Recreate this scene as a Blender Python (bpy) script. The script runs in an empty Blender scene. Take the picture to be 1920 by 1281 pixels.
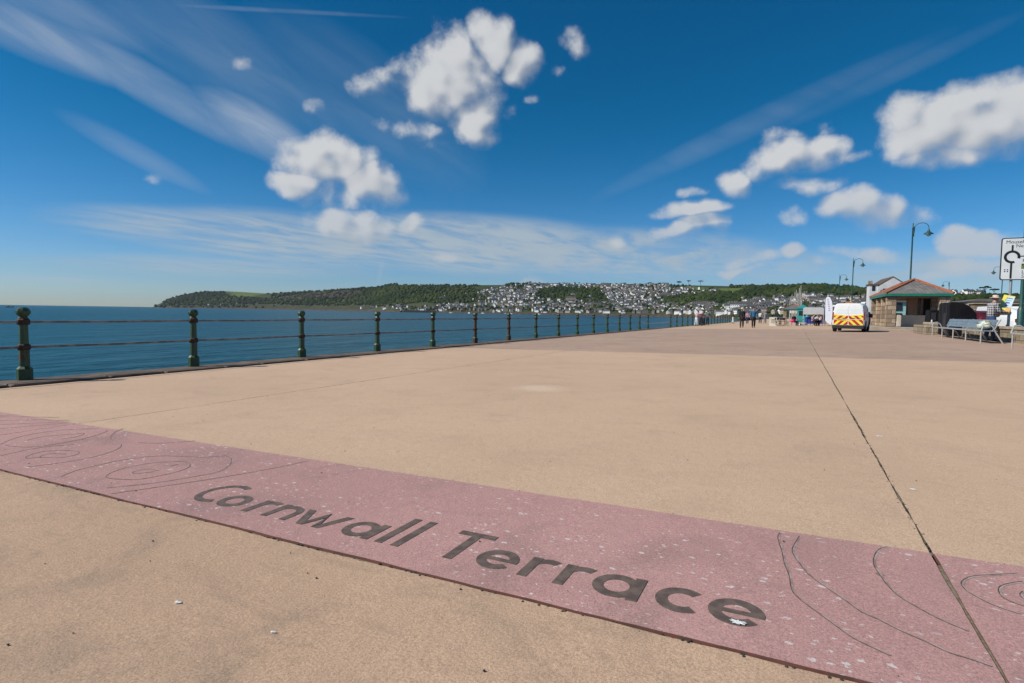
import bpy, bmesh, math, random
import numpy as np
from mathutils import Vector, Matrix, Euler
random.seed(7); rng = np.random.default_rng(7)
S = bpy.context.scene; C = S.collection
R = math.radians
# ------------------------------------------------------------------ camera
F = 1056.5; PITCH = -.0522; ROLL = .0152; YAW = -.4656; SL = .0197
fw = Vector((math.sin(YAW)*math.cos(PITCH), math.cos(YAW)*math.cos(PITCH), math.sin(PITCH)))
rt = Vector((math.cos(YAW), -math.sin(YAW), 0)); up = rt.cross(fw)
r2 = math.cos(ROLL)*rt + math.sin(ROLL)*up; u2 = -math.sin(ROLL)*rt + math.cos(ROLL)*up
CAM = Vector((0, 0, 1.0))
cd = bpy.data.cameras.new('camera'); cam = bpy.data.objects.new('camera', cd); C.objects.link(cam)
cd.sensor_width = 36; cd.lens = 36*F/1920; cd.clip_start = .05; cd.clip_end = 40000
M = Matrix((r2, u2, -fw)).transposed().to_4x4(); M.translation = CAM; cam.matrix_world = M
S.camera = cam
def ray(px, py):
    return (r2*((px-960)/F) + u2*((640.5-py)/F) + fw)
def at(px, py, z=0.0):                                   # point of the sloping promenade seen there
    D = ray(px, py); t = (z-1.0)/(D.z - SL*D.x); return CAM + D*t
def gz(x): return SL*min(max(x, -12), 8.2)
# ------------------------------------------------------------------ sun, sky
SAZ, SEL = R(230), R(40.5)                                # sun azimuth from +Y clockwise, elevation
sdir = Vector((math.sin(SAZ)*math.cos(SEL), math.cos(SAZ)*math.cos(SEL), math.sin(SEL)))
sl = bpy.data.lights.new('sun', 'SUN'); sl.energy = 4.4; sl.angle = R(.53); sl.color = (1, .95, .87)
so = bpy.data.objects.new('sun', sl); C.objects.link(so); so.rotation_euler = sdir.to_track_quat('Z', 'Y').to_euler()
so.location = (-40, -40, 60)
S.view_settings.view_transform = 'Standard'; S.view_settings.look = 'None'; S.view_settings.exposure = .2; S.view_settings.gamma = 1
W = bpy.data.worlds.new('World'); S.world = W; W.use_nodes = True
class NT:
    def __init__(s, t): s.t = t; s.n = t.nodes; s.l = t.links
    def new(s, ty, **k):
        n = s.n.new(ty)
        for a, b in k.items(): setattr(n, a, b)
        return n
    def put(s, sock, v):
        if v is None: return
        if isinstance(v, bpy.types.NodeSocket): s.l.new(v, sock)
        else: sock.default_value = v
    def m(s, op, a, b=None, c=None, clamp=False):
        n = s.new('ShaderNodeMath', operation=op, use_clamp=clamp)
        for i, v in enumerate((a, b, c)): s.put(n.inputs[i], v)
        return n.outputs[0]
    def vm(s, op, a, b=None, out=0):
        n = s.new('ShaderNodeVectorMath', operation=op)
        s.put(n.inputs[0], a)
        if b is not None:
            s.put(n.inputs[3] if op == 'SCALE' else n.inputs[1], b)
        return n.outputs[out]
    def noise(s, vec, scale, detail=4, rough=.55, dist=0, out=0, dim='3D'):
        n = s.new('ShaderNodeTexNoise', noise_dimensions=dim); s.put(n.inputs['Vector'], vec)
        n.inputs['Scale'].default_value = scale; n.inputs['Detail'].default_value = detail
        n.inputs['Roughness'].default_value = rough; n.inputs['Distortion'].default_value = dist
        return n.outputs[out]
    def voro(s, vec, scale, out='Distance', feat='F1', rnd=1):
        n = s.new('ShaderNodeTexVoronoi', feature=feat); s.put(n.inputs['Vector'], vec)
        n.inputs['Scale'].default_value = scale; n.inputs['Randomness'].default_value = rnd
        return n.outputs[out]
    def mr(s, v, a, b, c=0., d=1., smooth=True):
        n = s.new('ShaderNodeMapRange', interpolation_type='SMOOTHSTEP' if smooth else 'LINEAR')
        for i, x in enumerate((v, a, b, c, d)): s.put(n.inputs[i], x)
        return n.outputs[0]
    def mix(s, f, a, b, blend='MIX'):
        n = s.new('ShaderNodeMix', data_type='RGBA', blend_type=blend)
        s.put(n.inputs[0], f); s.put(n.inputs[6], col4(a)); s.put(n.inputs[7], col4(b)); return n.outputs[2]
    def mapping(s, vec, loc=(0, 0, 0), rot=(0, 0, 0), sc=(1, 1, 1), ty='POINT'):
        n = s.new('ShaderNodeMapping', vector_type=ty); s.put(n.inputs[0], vec)
        n.inputs[1].default_value = loc; n.inputs[2].default_value = rot; n.inputs[3].default_value = sc
        return n.outputs[0]
    def sep(s, vec):
        n = s.new('ShaderNodeSeparateXYZ'); s.put(n.inputs[0], vec); return n.outputs
def col4(c):
    if isinstance(c, (tuple, list)): return tuple(c)+(1,) if len(c) == 3 else tuple(c)
    return c

def blob_field(t, vec, blobs):
    out = None
    for (px, py, rx, ry, amp, ang) in blobs:
        c = ray(px, py).normalized()
        k = 1/((ray(px, py).length)*F)                   # radians per pixel there
        a = R(ang); u = (r2*math.cos(a) - u2*math.sin(a)); u = (u - c*u.dot(c)).normalized(); v = c.cross(u)
        p = t.vm('DOT_PRODUCT', vec, tuple(u/(rx*k)), out=1); q = t.vm('DOT_PRODUCT', vec, tuple(v/(ry*k)), out=1)
        f = t.m('MULTIPLY_ADD', t.m('MULTIPLY_ADD', q, q, t.m('MULTIPLY', p, p)), -amp*.8, amp*.8)
        out = f if out is None else t.m('MAXIMUM', out, f)
    return t.m('MAXIMUM', out, -.5)
CUMULUS = [(845,145,120,95,1,0),(890,205,75,85,1,30),(925,75,70,52,1,0),(978,105,62,50,1,20),(805,245,60,30,.6,10),(905,240,50,42,.8,20),
 (690,152,72,36,.55,0),(655,155,30,26,.5,0),(597,210,50,26,.55,0),(1080,78,50,40,.62,30),(1115,100,45,30,.4,20),(960,212,42,34,.5,50),(1045,132,22,20,.45,0),(1000,180,30,14,.4,0),
 (610,300,112,72,1.1,0),(690,345,88,60,1,15),(565,345,78,36,1,0),(660,422,105,48,1,0),(780,420,42,30,.75,0),(645,372,85,55,.8,0),(845,490,38,15,.62,0),(740,240,60,26,.4,15),(820,270,50,20,.5,0),
 (1800,238,175,95,1.05,-5),(1890,200,110,75,1,-10),(1715,215,95,70,.95,0),(1770,295,110,42,.8,0),
 (1480,302,105,52,1,-8),(1535,278,62,44,.9,-20),(1375,342,42,46,1,-30),(1500,356,85,22,.65,0),(1545,238,50,44,.5,-60),(1465,262,50,22,.45,0),
 (1298,393,75,24,.85,0),(1300,360,40,17,.6,0),(1268,437,68,28,.85,0),(1315,425,55,28,.75,0),(1168,450,34,18,.66,0),(1482,480,40,24,.9,0),(1420,488,60,18,.65,0),(1410,506,55,12,.65,0),
 (1618,397,78,40,.9,0),(1690,408,60,22,.55,0),(1482,414,46,26,.6,0),(1840,448,84,34,.95,0),(1850,490,95,32,.8,0),(1625,472,85,22,.6,0),(1770,504,90,16,.55,0),(1545,495,60,14,.5,0),(985,520,60,12,.5,0),(1590,300,40,18,.45,0),
 (310,326,44,18,.4,0),(460,135,44,16,.36,0)]
CIRRUS = [(90,75,200,50,.8,22),(300,170,230,40,.8,30),(480,240,130,52,1,28),(260,290,140,24,.36,28),(420,110,330,90,.28,30),(700,200,260,100,.22,35),(1400,238,330,26,.20,-25),(1650,150,220,20,.14,-25),(120,20,260,60,.4,15),(480,18,300,5,.3,3),(713,510,6,28,.5,12),(100,524,110,6,.6,2)]
BAND = [(330,425,230,42,.75,5),(560,450,330,60,1,5),(900,460,360,66,1.15,3),(1150,475,360,56,1,2),(420,500,330,26,.6,2),(1400,500,300,40,.6,0),(1750,505,260,46,.7,0)]
def build_world():
    groups = []
    for lite in (False, True):
        g = bpy.data.node_groups.new('cumulus_density', 'ShaderNodeTree'); groups.append(g)
        g.interface.new_socket('V', in_out='INPUT', socket_type='NodeSocketVector'); g.interface.new_socket('D', in_out='OUTPUT', socket_type='NodeSocketFloat'); g.interface.new_socket('Soft', in_out='OUTPUT', socket_type='NodeSocketFloat')
        t = NT(g); gi = t.new('NodeGroupInput'); go = t.new('NodeGroupOutput'); v = gi.outputs[0]
        wv = t.vm('ADD', v, t.vm('SCALE', t.vm('SUBTRACT', t.noise(v, 7, 2, .55, out=1), (.5, .5, .5)), .075))
        b = blob_field(t, wv, CUMULUS[:42] if lite else CUMULUS)
        body = t.m('SUBTRACT', t.m('MINIMUM', t.m('MULTIPLY', b, 1.35), 1.1), .21)
        soft = t.m('MULTIPLY_ADD', t.m('SUBTRACT', t.noise(v, 13, 2, .60), .5), 2.1, body); t.l.new(soft, go.inputs[1])
        if not lite: t.l.new(t.m('MULTIPLY_ADD', t.m('SUBTRACT', t.noise(v, 13, 8, .60), .5), 2.1, body), go.inputs[0])
    t = NT(W.node_tree); t.n.clear()
    tc = t.new('ShaderNodeTexCoord'); v = tc.outputs['Generated']
    sky = t.new('ShaderNodeTexSky', sky_type='NISHITA'); sky.sun_disc = False; sky.sun_elevation = SEL; sky.sun_rotation = SAZ
    sky.air_density = 1; sky.dust_density = .1; sky.ozone_density = 2.2; sky.altitude = 0
    x, y, z = t.sep(v)
    el = t.m('MAXIMUM', z, 0.0)
    hs = t.new('ShaderNodeHueSaturation'); hs.inputs['Saturation'].default_value = 1.3; hs.inputs['Hue'].default_value = .487; t.l.new(sky.outputs[0], hs.inputs['Color'])
    # the polarising, clear-air deepening of the blue away from the horizon
    deep = t.mr(el, 0, .36); base = t.mix(deep, (.41, .57, .88), (.04, .47, .65))
    skyc = t.mix(1.0, hs.outputs[0], base, 'MULTIPLY')
    # thin high cloud
    st = t.mapping(v, rot=(0, 0, 0), sc=(1, 1, 1))
    a = R(28); uu = (r2*math.cos(a) - u2*math.sin(a)).normalized(); vv = fw.cross(uu)
    e = Matrix((uu, vv, fw)).transposed().to_euler()
    lv = t.mapping(v, rot=e, sc=(.30, .055, .3), ty='TEXTURE')
    cn = t.mr(t.noise(lv, 1.6, 6, .55, .5), .28, .78)
    cb = t.m('MAXIMUM', blob_field(t, v, CIRRUS), 0)
    ci = t.m('MULTIPLY', t.m('MULTIPLY', cb, t.m('MULTIPLY_ADD', cn, .62, .42)), .95, clamp=True)
    c1 = t.mix(ci, skyc, (3.6, 4.2, 5.1))
    # rippled sheet low over the hills
    pl = t.vm('SCALE', v, t.m('DIVIDE', 1.0, t.m('ADD', el, .035)))
    e2 = Euler((0, 0, R(-28)))
    rp = t.mapping(pl, rot=e2, sc=(1, .42, 1))
    bn = t.mr(t.m('ADD', t.m('MULTIPLY', t.noise(rp, 2.6, 7, .6, .4), .75), t.m('MULTIPLY', t.noise(rp, .7, 3, .5), .35)), .40, .66)
    bb = t.mr(blob_field(t, v, BAND), 0, .75)
    bf = t.m('MULTIPLY', t.m('MULTIPLY', bb, t.m('MULTIPLY_ADD', bn,   .64, .30)), .95, clamp=True)
    c2 = t.mix(bf, c1, (3.5, 4.15, 4.7))
    # cumulus
    def dens(vec, g):
        gn = t.new('ShaderNodeGroup'); gn.node_tree = g; t.put(gn.inputs[0], vec); return gn.outputs
    d0, s0 = dens(v, groups[0])[:2]
    Lt = (sdir - fw*sdir.dot(fw)).normalized()
    d1 = dens(t.vm('ADD', v, tuple(Lt*.022)), groups[1])[1]
    lit = t.mr(t.m('SUBTRACT', s0, d1), -.5, .32)
    al = t.mr(d0, .03, t.m('MULTIPLY_ADD', lit, -.50, 1.22))
    cc = t.mix(lit, (2.9, 3.25, 3.8), (5.5, 5.6, 5.75))
    far = t.mr(z, .02, .24); cc = t.mix(far, t.mix(.55, cc, (3.1, 3.6, 4.2)), cc)
    al = t.m('MULTIPLY', al, t.m('MULTIPLY_ADD', far, .25, .72))
    c3 = t.mix(al, c2, cc)
    bg = t.new('ShaderNodeBackground'); bg.inputs[1].default_value = .1; t.l.new(c3, bg.inputs[0])
    o = t.new('ShaderNodeOutputWorld'); t.l.new(bg.outputs[0], o.inputs[0])
    W.cycles.sampling_method = 'MANUAL'; W.cycles.sample_map_resolution = 512
build_world()
# ------------------------------------------------------------------ helpers
class MB:
    def __init__(s): s.v = []; s.f = []; s.mi = []
    def add(s, vs, fs, mi=0):
        o = len(s.v); s.v += [tuple(p) for p in vs]; s.f += [tuple(i+o for i in f) for f in fs]; s.mi += [mi]*len(fs); return s
    def box(s, c, d, rz=0, mi=0, tap=(1, 1), bev=0):
        x, y, z = (q/2 for q in d); ca, sa = math.cos(rz), math.sin(rz)
        def P(a, b, e, k): a *= k[0]; b *= k[1]; return (c[0]+a*ca-b*sa, c[1]+a*sa+b*ca, c[2]+e)
        if bev <= 0:
            vs = [P(a, b, -z, (1, 1)) for a, b in ((-x, -y), (x, -y), (x, y), (-x, y))]+[P(a, b, z, tap) for a, b in ((-x, -y), (x, -y), (x, y), (-x, y))]
            return s.add(vs, [(3, 2, 1, 0), (4, 5, 6, 7), (0, 1, 5, 4), (1, 2, 6, 5), (2, 3, 7, 6), (3, 0, 4, 7)], mi)
        e = bev; ring = ((-x+e, -y), (x-e, -y), (x, -y+e), (x, y-e), (x-e, y), (-x+e, y), (-x, y-e), (-x, -y+e))
        ins = [(a*(1-e/max(x, 1e-6)), b*(1-e/max(y, 1e-6))) for a, b in ring]
        vs = [P(a, b, -z, (1, 1)) for a, b in ins]+[P(a, b, -z+e, (1, 1)) for a, b in ring]+[P(a, b, z-e, tap) for a, b in ring]+[P(a, b, z, tap) for a, b in ins]
        fs = [tuple(range(7, -1, -1)), tuple(range(24, 32))]
        for k in range(3):
            for i in range(8): j = (i+1) % 8; fs.append((k*8+i, k*8+j, k*8+8+j, k*8+8+i))
        return s.add(vs, fs, mi)
    def lathe(s, prof, n=16, c=(0, 0, 0), mi=0, ph=0, cap=True):
        vs = []; fs = []
        for r, z in prof:
            for i in range(n):
                a = ph+2*math.pi*i/n; vs.append((c[0]+r*math.cos(a), c[1]+r*math.sin(a), c[2]+z))
        for k in range(len(prof)-1):
            for i in range(n): j = (i+1) % n; fs.append((k*n+i, k*n+j, k*n+n+j, k*n+n+i))
        if cap: fs += [tuple(range(n-1, -1, -1)), tuple(range((len(prof)-1)*n, len(prof)*n))]
        return s.add(vs, fs, mi)
    def tube(s, pts, r, n=8, mi=0, cap=True):
        pts = [Vector(p) for p in pts]; rs = r if isinstance(r, (list, tuple)) else [r]*len(pts)
        vs = []; fs = []; pa = None
        for i, p in enumerate(pts):
            d = (pts[min(i+1, len(pts)-1)]-pts[max(i-1, 0)]).normalized()
            if pa is None:
                pa = Vector((0, 0, 1)) if abs(d.z) < .9 else Vector((1, 0, 0))
            a = (pa-d*pa.dot(d)).normalized(); b = d.cross(a); pa = a
            for k in range(n):
                t = 2*math.pi*k/n; vs.append(p+(a*math.cos(t)+b*math.sin(t))*rs[i])
        for i in range(len(pts)-1):
            for k in range(n): j = (k+1) % n; fs.append((i*n+k, i*n+j, i*n+n+j, i*n+n+k))
        if cap: fs += [tuple(range(n-1, -1, -1)), tuple(range((len(pts)-1)*n, len(pts)*n))]
        return s.add(vs, fs, mi)
    def prism(s, poly, z0, z1, mi=0, side=None):
        n = len(poly); vs = [(x, y, z0) for x, y in poly]+[(x, y, z1) for x, y in poly]
        s.add(vs, [tuple(range(n, 2*n))], mi)
        o = len(s.v)-2*n; sm = mi if side is None else side
        for i in range(n): j = (i+1) % n; s.f.append((o+i, o+j, o+n+j, o+n+i)); s.mi.append(sm)
        s.f.append(tuple(o+i for i in range(n-1, -1, -1))); s.mi.append(sm)
        return s
    def ext(s, poly, ax, a0, a1, mi=0):
        # polygon in a plane, extruded along axis 'x' (poly = y,z) or 'y' (poly = x,z)
        n = len(poly); f = (lambda p, a: (a, p[0], p[1])) if ax == 'x' else (lambda p, a: (p[0], a, p[1]))
        vs = [f(p, a0) for p in poly]+[f(p, a1) for p in poly]
        fs = [tuple(range(n-1, -1, -1)), tuple(range(n, 2*n))]+[(i, (i+1) % n, n+(i+1) % n, n+i) for i in range(n)]
        return s.add(vs, fs, mi)
    def tilt(s):
        s.v = [(x, y, z+gz(x)) for x, y, z in s.v]; return s
    def mesh(s, name, mats, smooth=False):
        me = bpy.data.meshes.new(name); me.from_pydata(s.v, [], s.f)
        mats = mats if isinstance(mats, (list, tuple)) else [mats]
        for m in mats: me.materials.append(m)
        me.polygons.foreach_set('material_index', s.mi)
        if smooth: me.polygons.foreach_set('use_smooth', [True]*len(s.f))
        bm = bmesh.new(); bm.from_mesh(me); bmesh.ops.recalc_face_normals(bm, faces=bm.faces); bm.to_mesh(me); bm.free()
        me.update(); return me
    def build(s, name, mats, parent=None, smooth=False, loc=None):
        o = bpy.data.objects.new(name, s.mesh(name, mats, smooth)); C.objects.link(o)
        if smooth == 'auto':
            try: o.data.set_sharp_from_angle(angle=R(40))
            except Exception: pass
        if parent: o.parent = parent
        if loc is not None: o.location = loc
        return o
def tag(o, label=None, cat=None, group=None, kind=None):
    for k, v in (('label', label), ('category', cat), ('group', group), ('kind', kind)):
        if v: o[k] = v
    return o
def thing(name, label, cat, loc=(0, 0, 0), rz=0, group=None):
    o = bpy.data.objects.new(name, None); C.objects.link(o); o.location = loc; o.rotation_euler = (0, 0, rz); o.empty_display_size = .1
    return tag(o, label, cat, group)
def copy_tree(o, parent=None):
    c = o.copy(); C.objects.link(c)
    if parent: c.parent = parent
    for ch in list(o.children): copy_tree(ch, c)
    return c
_m = {}
def mat(name, c1, c2=None, scale=8, rough=.6, metal=0, bump=0, bscale=None, spec=None, detail=5, rnd=0, lo=.35, hi=.65, coords='P'):
    if name in _m: return _m[name]
    m = bpy.data.materials.new(name); m.use_nodes = True; t = NT(m.node_tree); b = t.n['Principled BSDF']
    b.inputs['Roughness'].default_value = rough; b.inputs['Metallic'].default_value = metal
    if spec is not None: b.inputs['Specular IOR Level'].default_value = spec
    v = t.new('ShaderNodeNewGeometry').outputs['Position'] if coords == 'P' else t.new('ShaderNodeTexCoord').outputs['Object']
    if c2 is None: c2 = tuple(x*.78 for x in c1)
    n = t.noise(v, scale, detail, .6)
    col = t.mix(t.mr(n, lo, hi), c1, c2)
    if rnd:
        oi = t.new('ShaderNodeObjectInfo').outputs['Random']; col = t.mix(1, col, t.mix(oi, (1-rnd,)*3, (1+rnd*.4,)*3), 'MULTIPLY')
    t.l.new(col, b.inputs['Base Color'])
    if bump:
        bp = t.new('ShaderNodeBump'); bp.inputs['Strength'].default_value = .6; bp.inputs['Distance'].default_value = bump
        t.l.new(t.noise(v, bscale or scale*4, 5, .6), bp.inputs['Height']); t.l.new(bp.outputs[0], b.inputs['Normal'])
    _m[name] = m; return m
def text_mesh(txt, size, ext=.002, align='LEFT'):
    cu = bpy.data.curves.new('lettering', 'FONT'); cu.body = txt; cu.size = size; cu.extrude = ext; cu.align_x = align; cu.resolution_u = 2
    o = bpy.data.objects.new('lettering', cu); C.objects.link(o)
    me = bpy.data.meshes.new_from_object(o.evaluated_get(bpy.context.evaluated_depsgraph_get()))
    bpy.data.objects.remove(o); me.materials.clear(); return me
# ------------------------------------------------------------------ paving
def paving_mat(name, a, b, dirt, pink=False, far=False, smear=.55):
    m = bpy.data.materials.new(name); m.use_nodes = True; t = NT(m.node_tree); B = t.n['Principled BSDF']
    v = t.new('ShaderNodeNewGeometry').outputs['Position']
    big = t.noise(v, .33, 3, .55); mid = t.noise(v, 1.7, 6, .62, .7); sm = t.noise(v, 14, 5, .65)
    gr = t.noise(v, 130, 3, .6); fine = t.noise(v, 420, 2, .6)
    col = t.mix(t.mr(big, .3, .7), a, b)
    col = t.mix(t.m('MULTIPLY', t.mr(mid, .46, .72), smear), col, dirt)
    col = t.mix(t.m('MULTIPLY', t.mr(sm, .5, .78), .22), col, dirt)
    g = t.m('MULTIPLY_ADD', t.m('ADD', t.m('MULTIPLY', gr, .55), t.m('MULTIPLY', fine, .45)), 2.1, -.06)
    cmb = t.new('ShaderNodeCombineColor')
    for i in range(3): t.l.new(g, cmb.inputs[i])
    col = t.mix(1, col, cmb.outputs[0], 'MULTIPLY')
    # dark pits between the stones of the aggregate
    vd = t.voro(v, 150); pit = t.m('MULTIPLY', t.mr(vd, .30, .12), t.mr(t.noise(v, 55, 3, .6), .50, .62))
    col = t.mix(t.m('MULTIPLY', pit, .8), col, tuple(x*.34 for x in dirt))
    if pink:                                              # pale worn chips and lichen
        for sc, th, gate, sx in ((20, .21, .46, 1.), (42, .24, .5, 1.), (9, .10, .4, .8)):
            n = t.new('ShaderNodeTexVoronoi'); n.inputs['Scale'].default_value = sc
            dv = t.mapping(t.vm('ADD', v, t.vm('SCALE', t.noise(v, 45, 3, .6, out=1), .035)), rot=(0, 0, R(12)), sc=(.62, 1, 1)); t.put(n.inputs['Vector'], dv)
            rr = t.sep(n.outputs['Color'])[0]
            f = t.m('MULTIPLY', t.mr(n.outputs['Distance'], th, th*.55), t.mr(rr, gate, gate+.05))
            f = t.m('MULTIPLY', f, t.mr(t.noise(v, 1.6, 3, .6), .36, .56))
            col = t.mix(t.m('MULTIPLY', f, .85), col, (.62, .56, .53))
    if not far and not pink:                              # long drag marks and faint ripples
        rp = t.noise(t.mapping(v, rot=(0, 0, R(25)), sc=(1.1, 6, 1)), 1.3, 4, .6, 1.2)
        col = t.mix(t.m('MULTIPLY', t.mr(rp, .55, .70), smear*.55), col, dirt)
    # trodden gum and a long pale patch
    vn = t.new('ShaderNodeTexVoronoi'); vn.inputs['Scale'].default_value = 2.3; t.put(vn.inputs['Vector'], v)
    gum = t.m('MULTIPLY', t.mr(vn.outputs['Distance'], .045, .03), t.mr(t.sep(vn.outputs['Color'])[1], .72, .75)); col = t.mix(t.m('MULTIPLY', gum, .55), col, tuple(x*.5 for x in dirt))
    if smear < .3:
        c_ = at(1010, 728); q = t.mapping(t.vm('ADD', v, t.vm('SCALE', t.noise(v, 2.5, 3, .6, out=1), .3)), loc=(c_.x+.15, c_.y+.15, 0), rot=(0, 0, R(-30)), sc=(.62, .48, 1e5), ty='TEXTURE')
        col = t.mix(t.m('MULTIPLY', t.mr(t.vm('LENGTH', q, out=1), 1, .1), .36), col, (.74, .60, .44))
    t.l.new(col, B.inputs['Base Color']); B.inputs['Roughness'].default_value = .85; B.inputs['Specular IOR Level'].default_value = .25
    bp = t.new('ShaderNodeBump'); bp.inputs['Strength'].default_value = .75; bp.inputs['Distance'].default_value = .004
    h = t.m('ADD', t.m('MULTIPLY', gr, .5), t.m('MULTIPLY_ADD', fine, .3, t.m('MULTIPLY', sm, 1.6))); t.l.new(h, bp.inputs['Height']); t.l.new(bp.outputs[0], B.inputs['Normal'])
    return m
BEIGE = paving_mat('sand_concrete', (.518, .350, .232), (.448, .300, .198), (.26, .188, .135))
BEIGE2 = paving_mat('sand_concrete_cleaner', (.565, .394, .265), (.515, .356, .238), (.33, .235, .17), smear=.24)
PINK = paving_mat('pink_concrete', (.475, .272, .244), (.40, .226, .204), (.265, .165, .15), pink=True)
FARP = paving_mat('brown_pink_concrete', (.44, .305, .225), (.39, .268, .196), (.28, .195, .145), far=True)
DIRT = mat('joint_dirt', (.065, .055, .04), (.12, .10, .07), 30, .95, bump=.004)
RIM = mat('pink_rim', (.16, .06, .045), (.10, .05, .035), 20, .9)
ASPH = mat('asphalt', (.07, .07, .072), (.05, .05, .05), .6, .9)
def slab(mb, x0, x1, y0, y1, z, mi=0, side=1, jit=.004, step=.06, lim=9):
    # one poured slab: a ragged-edged sheet with its own thickness
    def edge(a, b, fixed, horiz):
        n = max(2, int(min(abs(b-a)/step, 260))); out = []; w = 0
        for i in range(n):
            w = .8*w+random.uniform(-1, 1)*jit*.7; k = a+(b-a)*i/n
            j = w if 0 < i else 0
            out.append((k, fixed+j) if horiz else (fixed+j, k))
        return out
    poly = edge(x0, x1, y0, True)+edge(y0, y1, x1, False)+edge(x1, x0, y1, True)+edge(y1, y0, x0, False)
    n = len(poly); o = len(mb.v)
    mb.add([(x, y, z) for x, y in poly]+[(x, y, z-.05) for x, y in poly], [tuple(range(n))]+[(i, i+n, (i+1) % n+n, (i+1) % n) for i in range(n)], mi)
    for i in range(n): mb.mi[-1-i] = side
JX1, JX2, SY0, SY1, FY0, FY1 = .546, -6.018, 1.767, 2.867, 15.6, 48.2
XE, XW = -10.06, 7.6
b = MB(); b.add([(-11, -12, -.03), (40, -12, -.03), (40, 300, -.03), (-11, 300, -.03)], [(0, 1, 2, 3)])
b.v = [(x, y, z+gz(x) if x < 9 else .12) for x, y, z in b.v]
b = MB()
for xa, xb in ((-10.9, 8.2),):
    b.add([(xa, -12, gz(xa)-.03), (xb, -12, gz(xb)-.03), (xb, 260, gz(xb)-.03), (xa, 260, gz(xa)-.03)], [(0, 1, 2, 3)])
tag(b.build('ground', DIRT), kind='structure')
xs = [XE, JX2, JX1, XW]; g = .006
b = MB()
for i in range(3):
    xa, xb = xs[i]+(g if i else 0), xs[i+1]-(g if i < 2 else 0)
    slab(b, xa, xb, -9, SY0-.011, 0)
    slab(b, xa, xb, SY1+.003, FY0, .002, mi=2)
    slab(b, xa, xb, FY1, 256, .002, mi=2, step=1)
tag(b.tilt().build('promenade', [BEIGE, DIRT, BEIGE2]), kind='structure')
b = MB()
for i in range(3): slab(b, xs[i]+(g if i else 0), xs[i+1]-(g if i < 2 else 0), SY0, SY1-.001, .006, jit=.003)
tag(b.tilt().build('pink_paving_band', [PINK, RIM]), kind='structure')
b = MB()
for i in range(3): slab(b, xs[i]+(.004 if i else 0), xs[i+1]-(.004 if i < 2 else 0), FY0+.002, FY1-.004, .002, step=.3)
tag(b.tilt().build('brown_paving', [FARP, DIRT]), kind='structure')
# carved contour lines in the pink band: shallow grooves full of grit, drawn as thin ribbons with the shaded wall painted as a dark edge
GRIT = mat('groove_grit', (.24, .155, .135), (.38, .30, .27), 18, .95, bump=.003)
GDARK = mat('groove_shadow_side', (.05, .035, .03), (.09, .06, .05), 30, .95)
def ribbon(mb, pts, w, z, mi=0, off=0):
    P = [Vector((p[0], p[1])) for p in pts]; L = []; Q = []
    for i, p in enumerate(P):
        d = (P[min(i+1, len(P)-1)]-P[max(i-1, 0)]).normalized(); n = Vector((-d.y, d.x))
        ww = w*(1+.25*math.sin(i*1.7)); L.append(p+n*(off+ww/2)); Q.append(p+n*(off-ww/2))
    k = len(P); mb.add([(p.x, p.y, z) for p in L]+[(p.x, p.y, z) for p in Q], [(i+1, i, k+i, k+i+1) for i in range(k-1)], mi)
def smooth_pts(pts, n=6):
    P = [pts[0]]+list(pts)+[pts[-1]]; out = []
    for i in range(1, len(P)-2):
        for k in range(n):
            t = k/n; a, b_, c, d = (np.array(P[i+j-1]) for j in range(4))
            out.append(tuple(.5*((2*b_)+(-a+c)*t+(2*a-5*b_+4*c-d)*t*t+(-a+3*b_-3*c+d)*t**3)))
    out.append(tuple(pts[-1])); return out
def px(pts): return [tuple(at(x, y))[:2] for x, y in pts]
Z4 = lambda l: [(1400+x/3.692, 960+y/3.692) for x, y in l]
Z1 = lambda l: [(x/3, 740+y/3) for x, y in l]
grooves = [Z4([(235,155),(222,190),(250,285),(268,370),(300,450),(318,545),(360,605),(470,690),(600,785),(740,885),(860,945),(1000,1010)]),
 Z4([(372,178),(340,230),(322,285),(370,365),(440,450),(550,530),(680,620),(800,705),(920,760),(1080,840),(1240,910),(1400,985),(1560,1035),(1700,1085)]),
 Z4([(985,255),(925,270),(890,320),(888,380),(930,450),(985,525),(1060,595),(1180,670),(1300,735),(1420,790),(1540,840)]),
 Z4([(1880,440),(1700,450),(1560,462),(1495,500),(1520,550),(1600,600),(1720,660),(1900,720)]), Z4([(1919,495),(1800,515),(1752,545),(1775,600),(1850,640),(1919,660)]), Z4([(1919,565),(1900,585),(1919,612)])]
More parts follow.
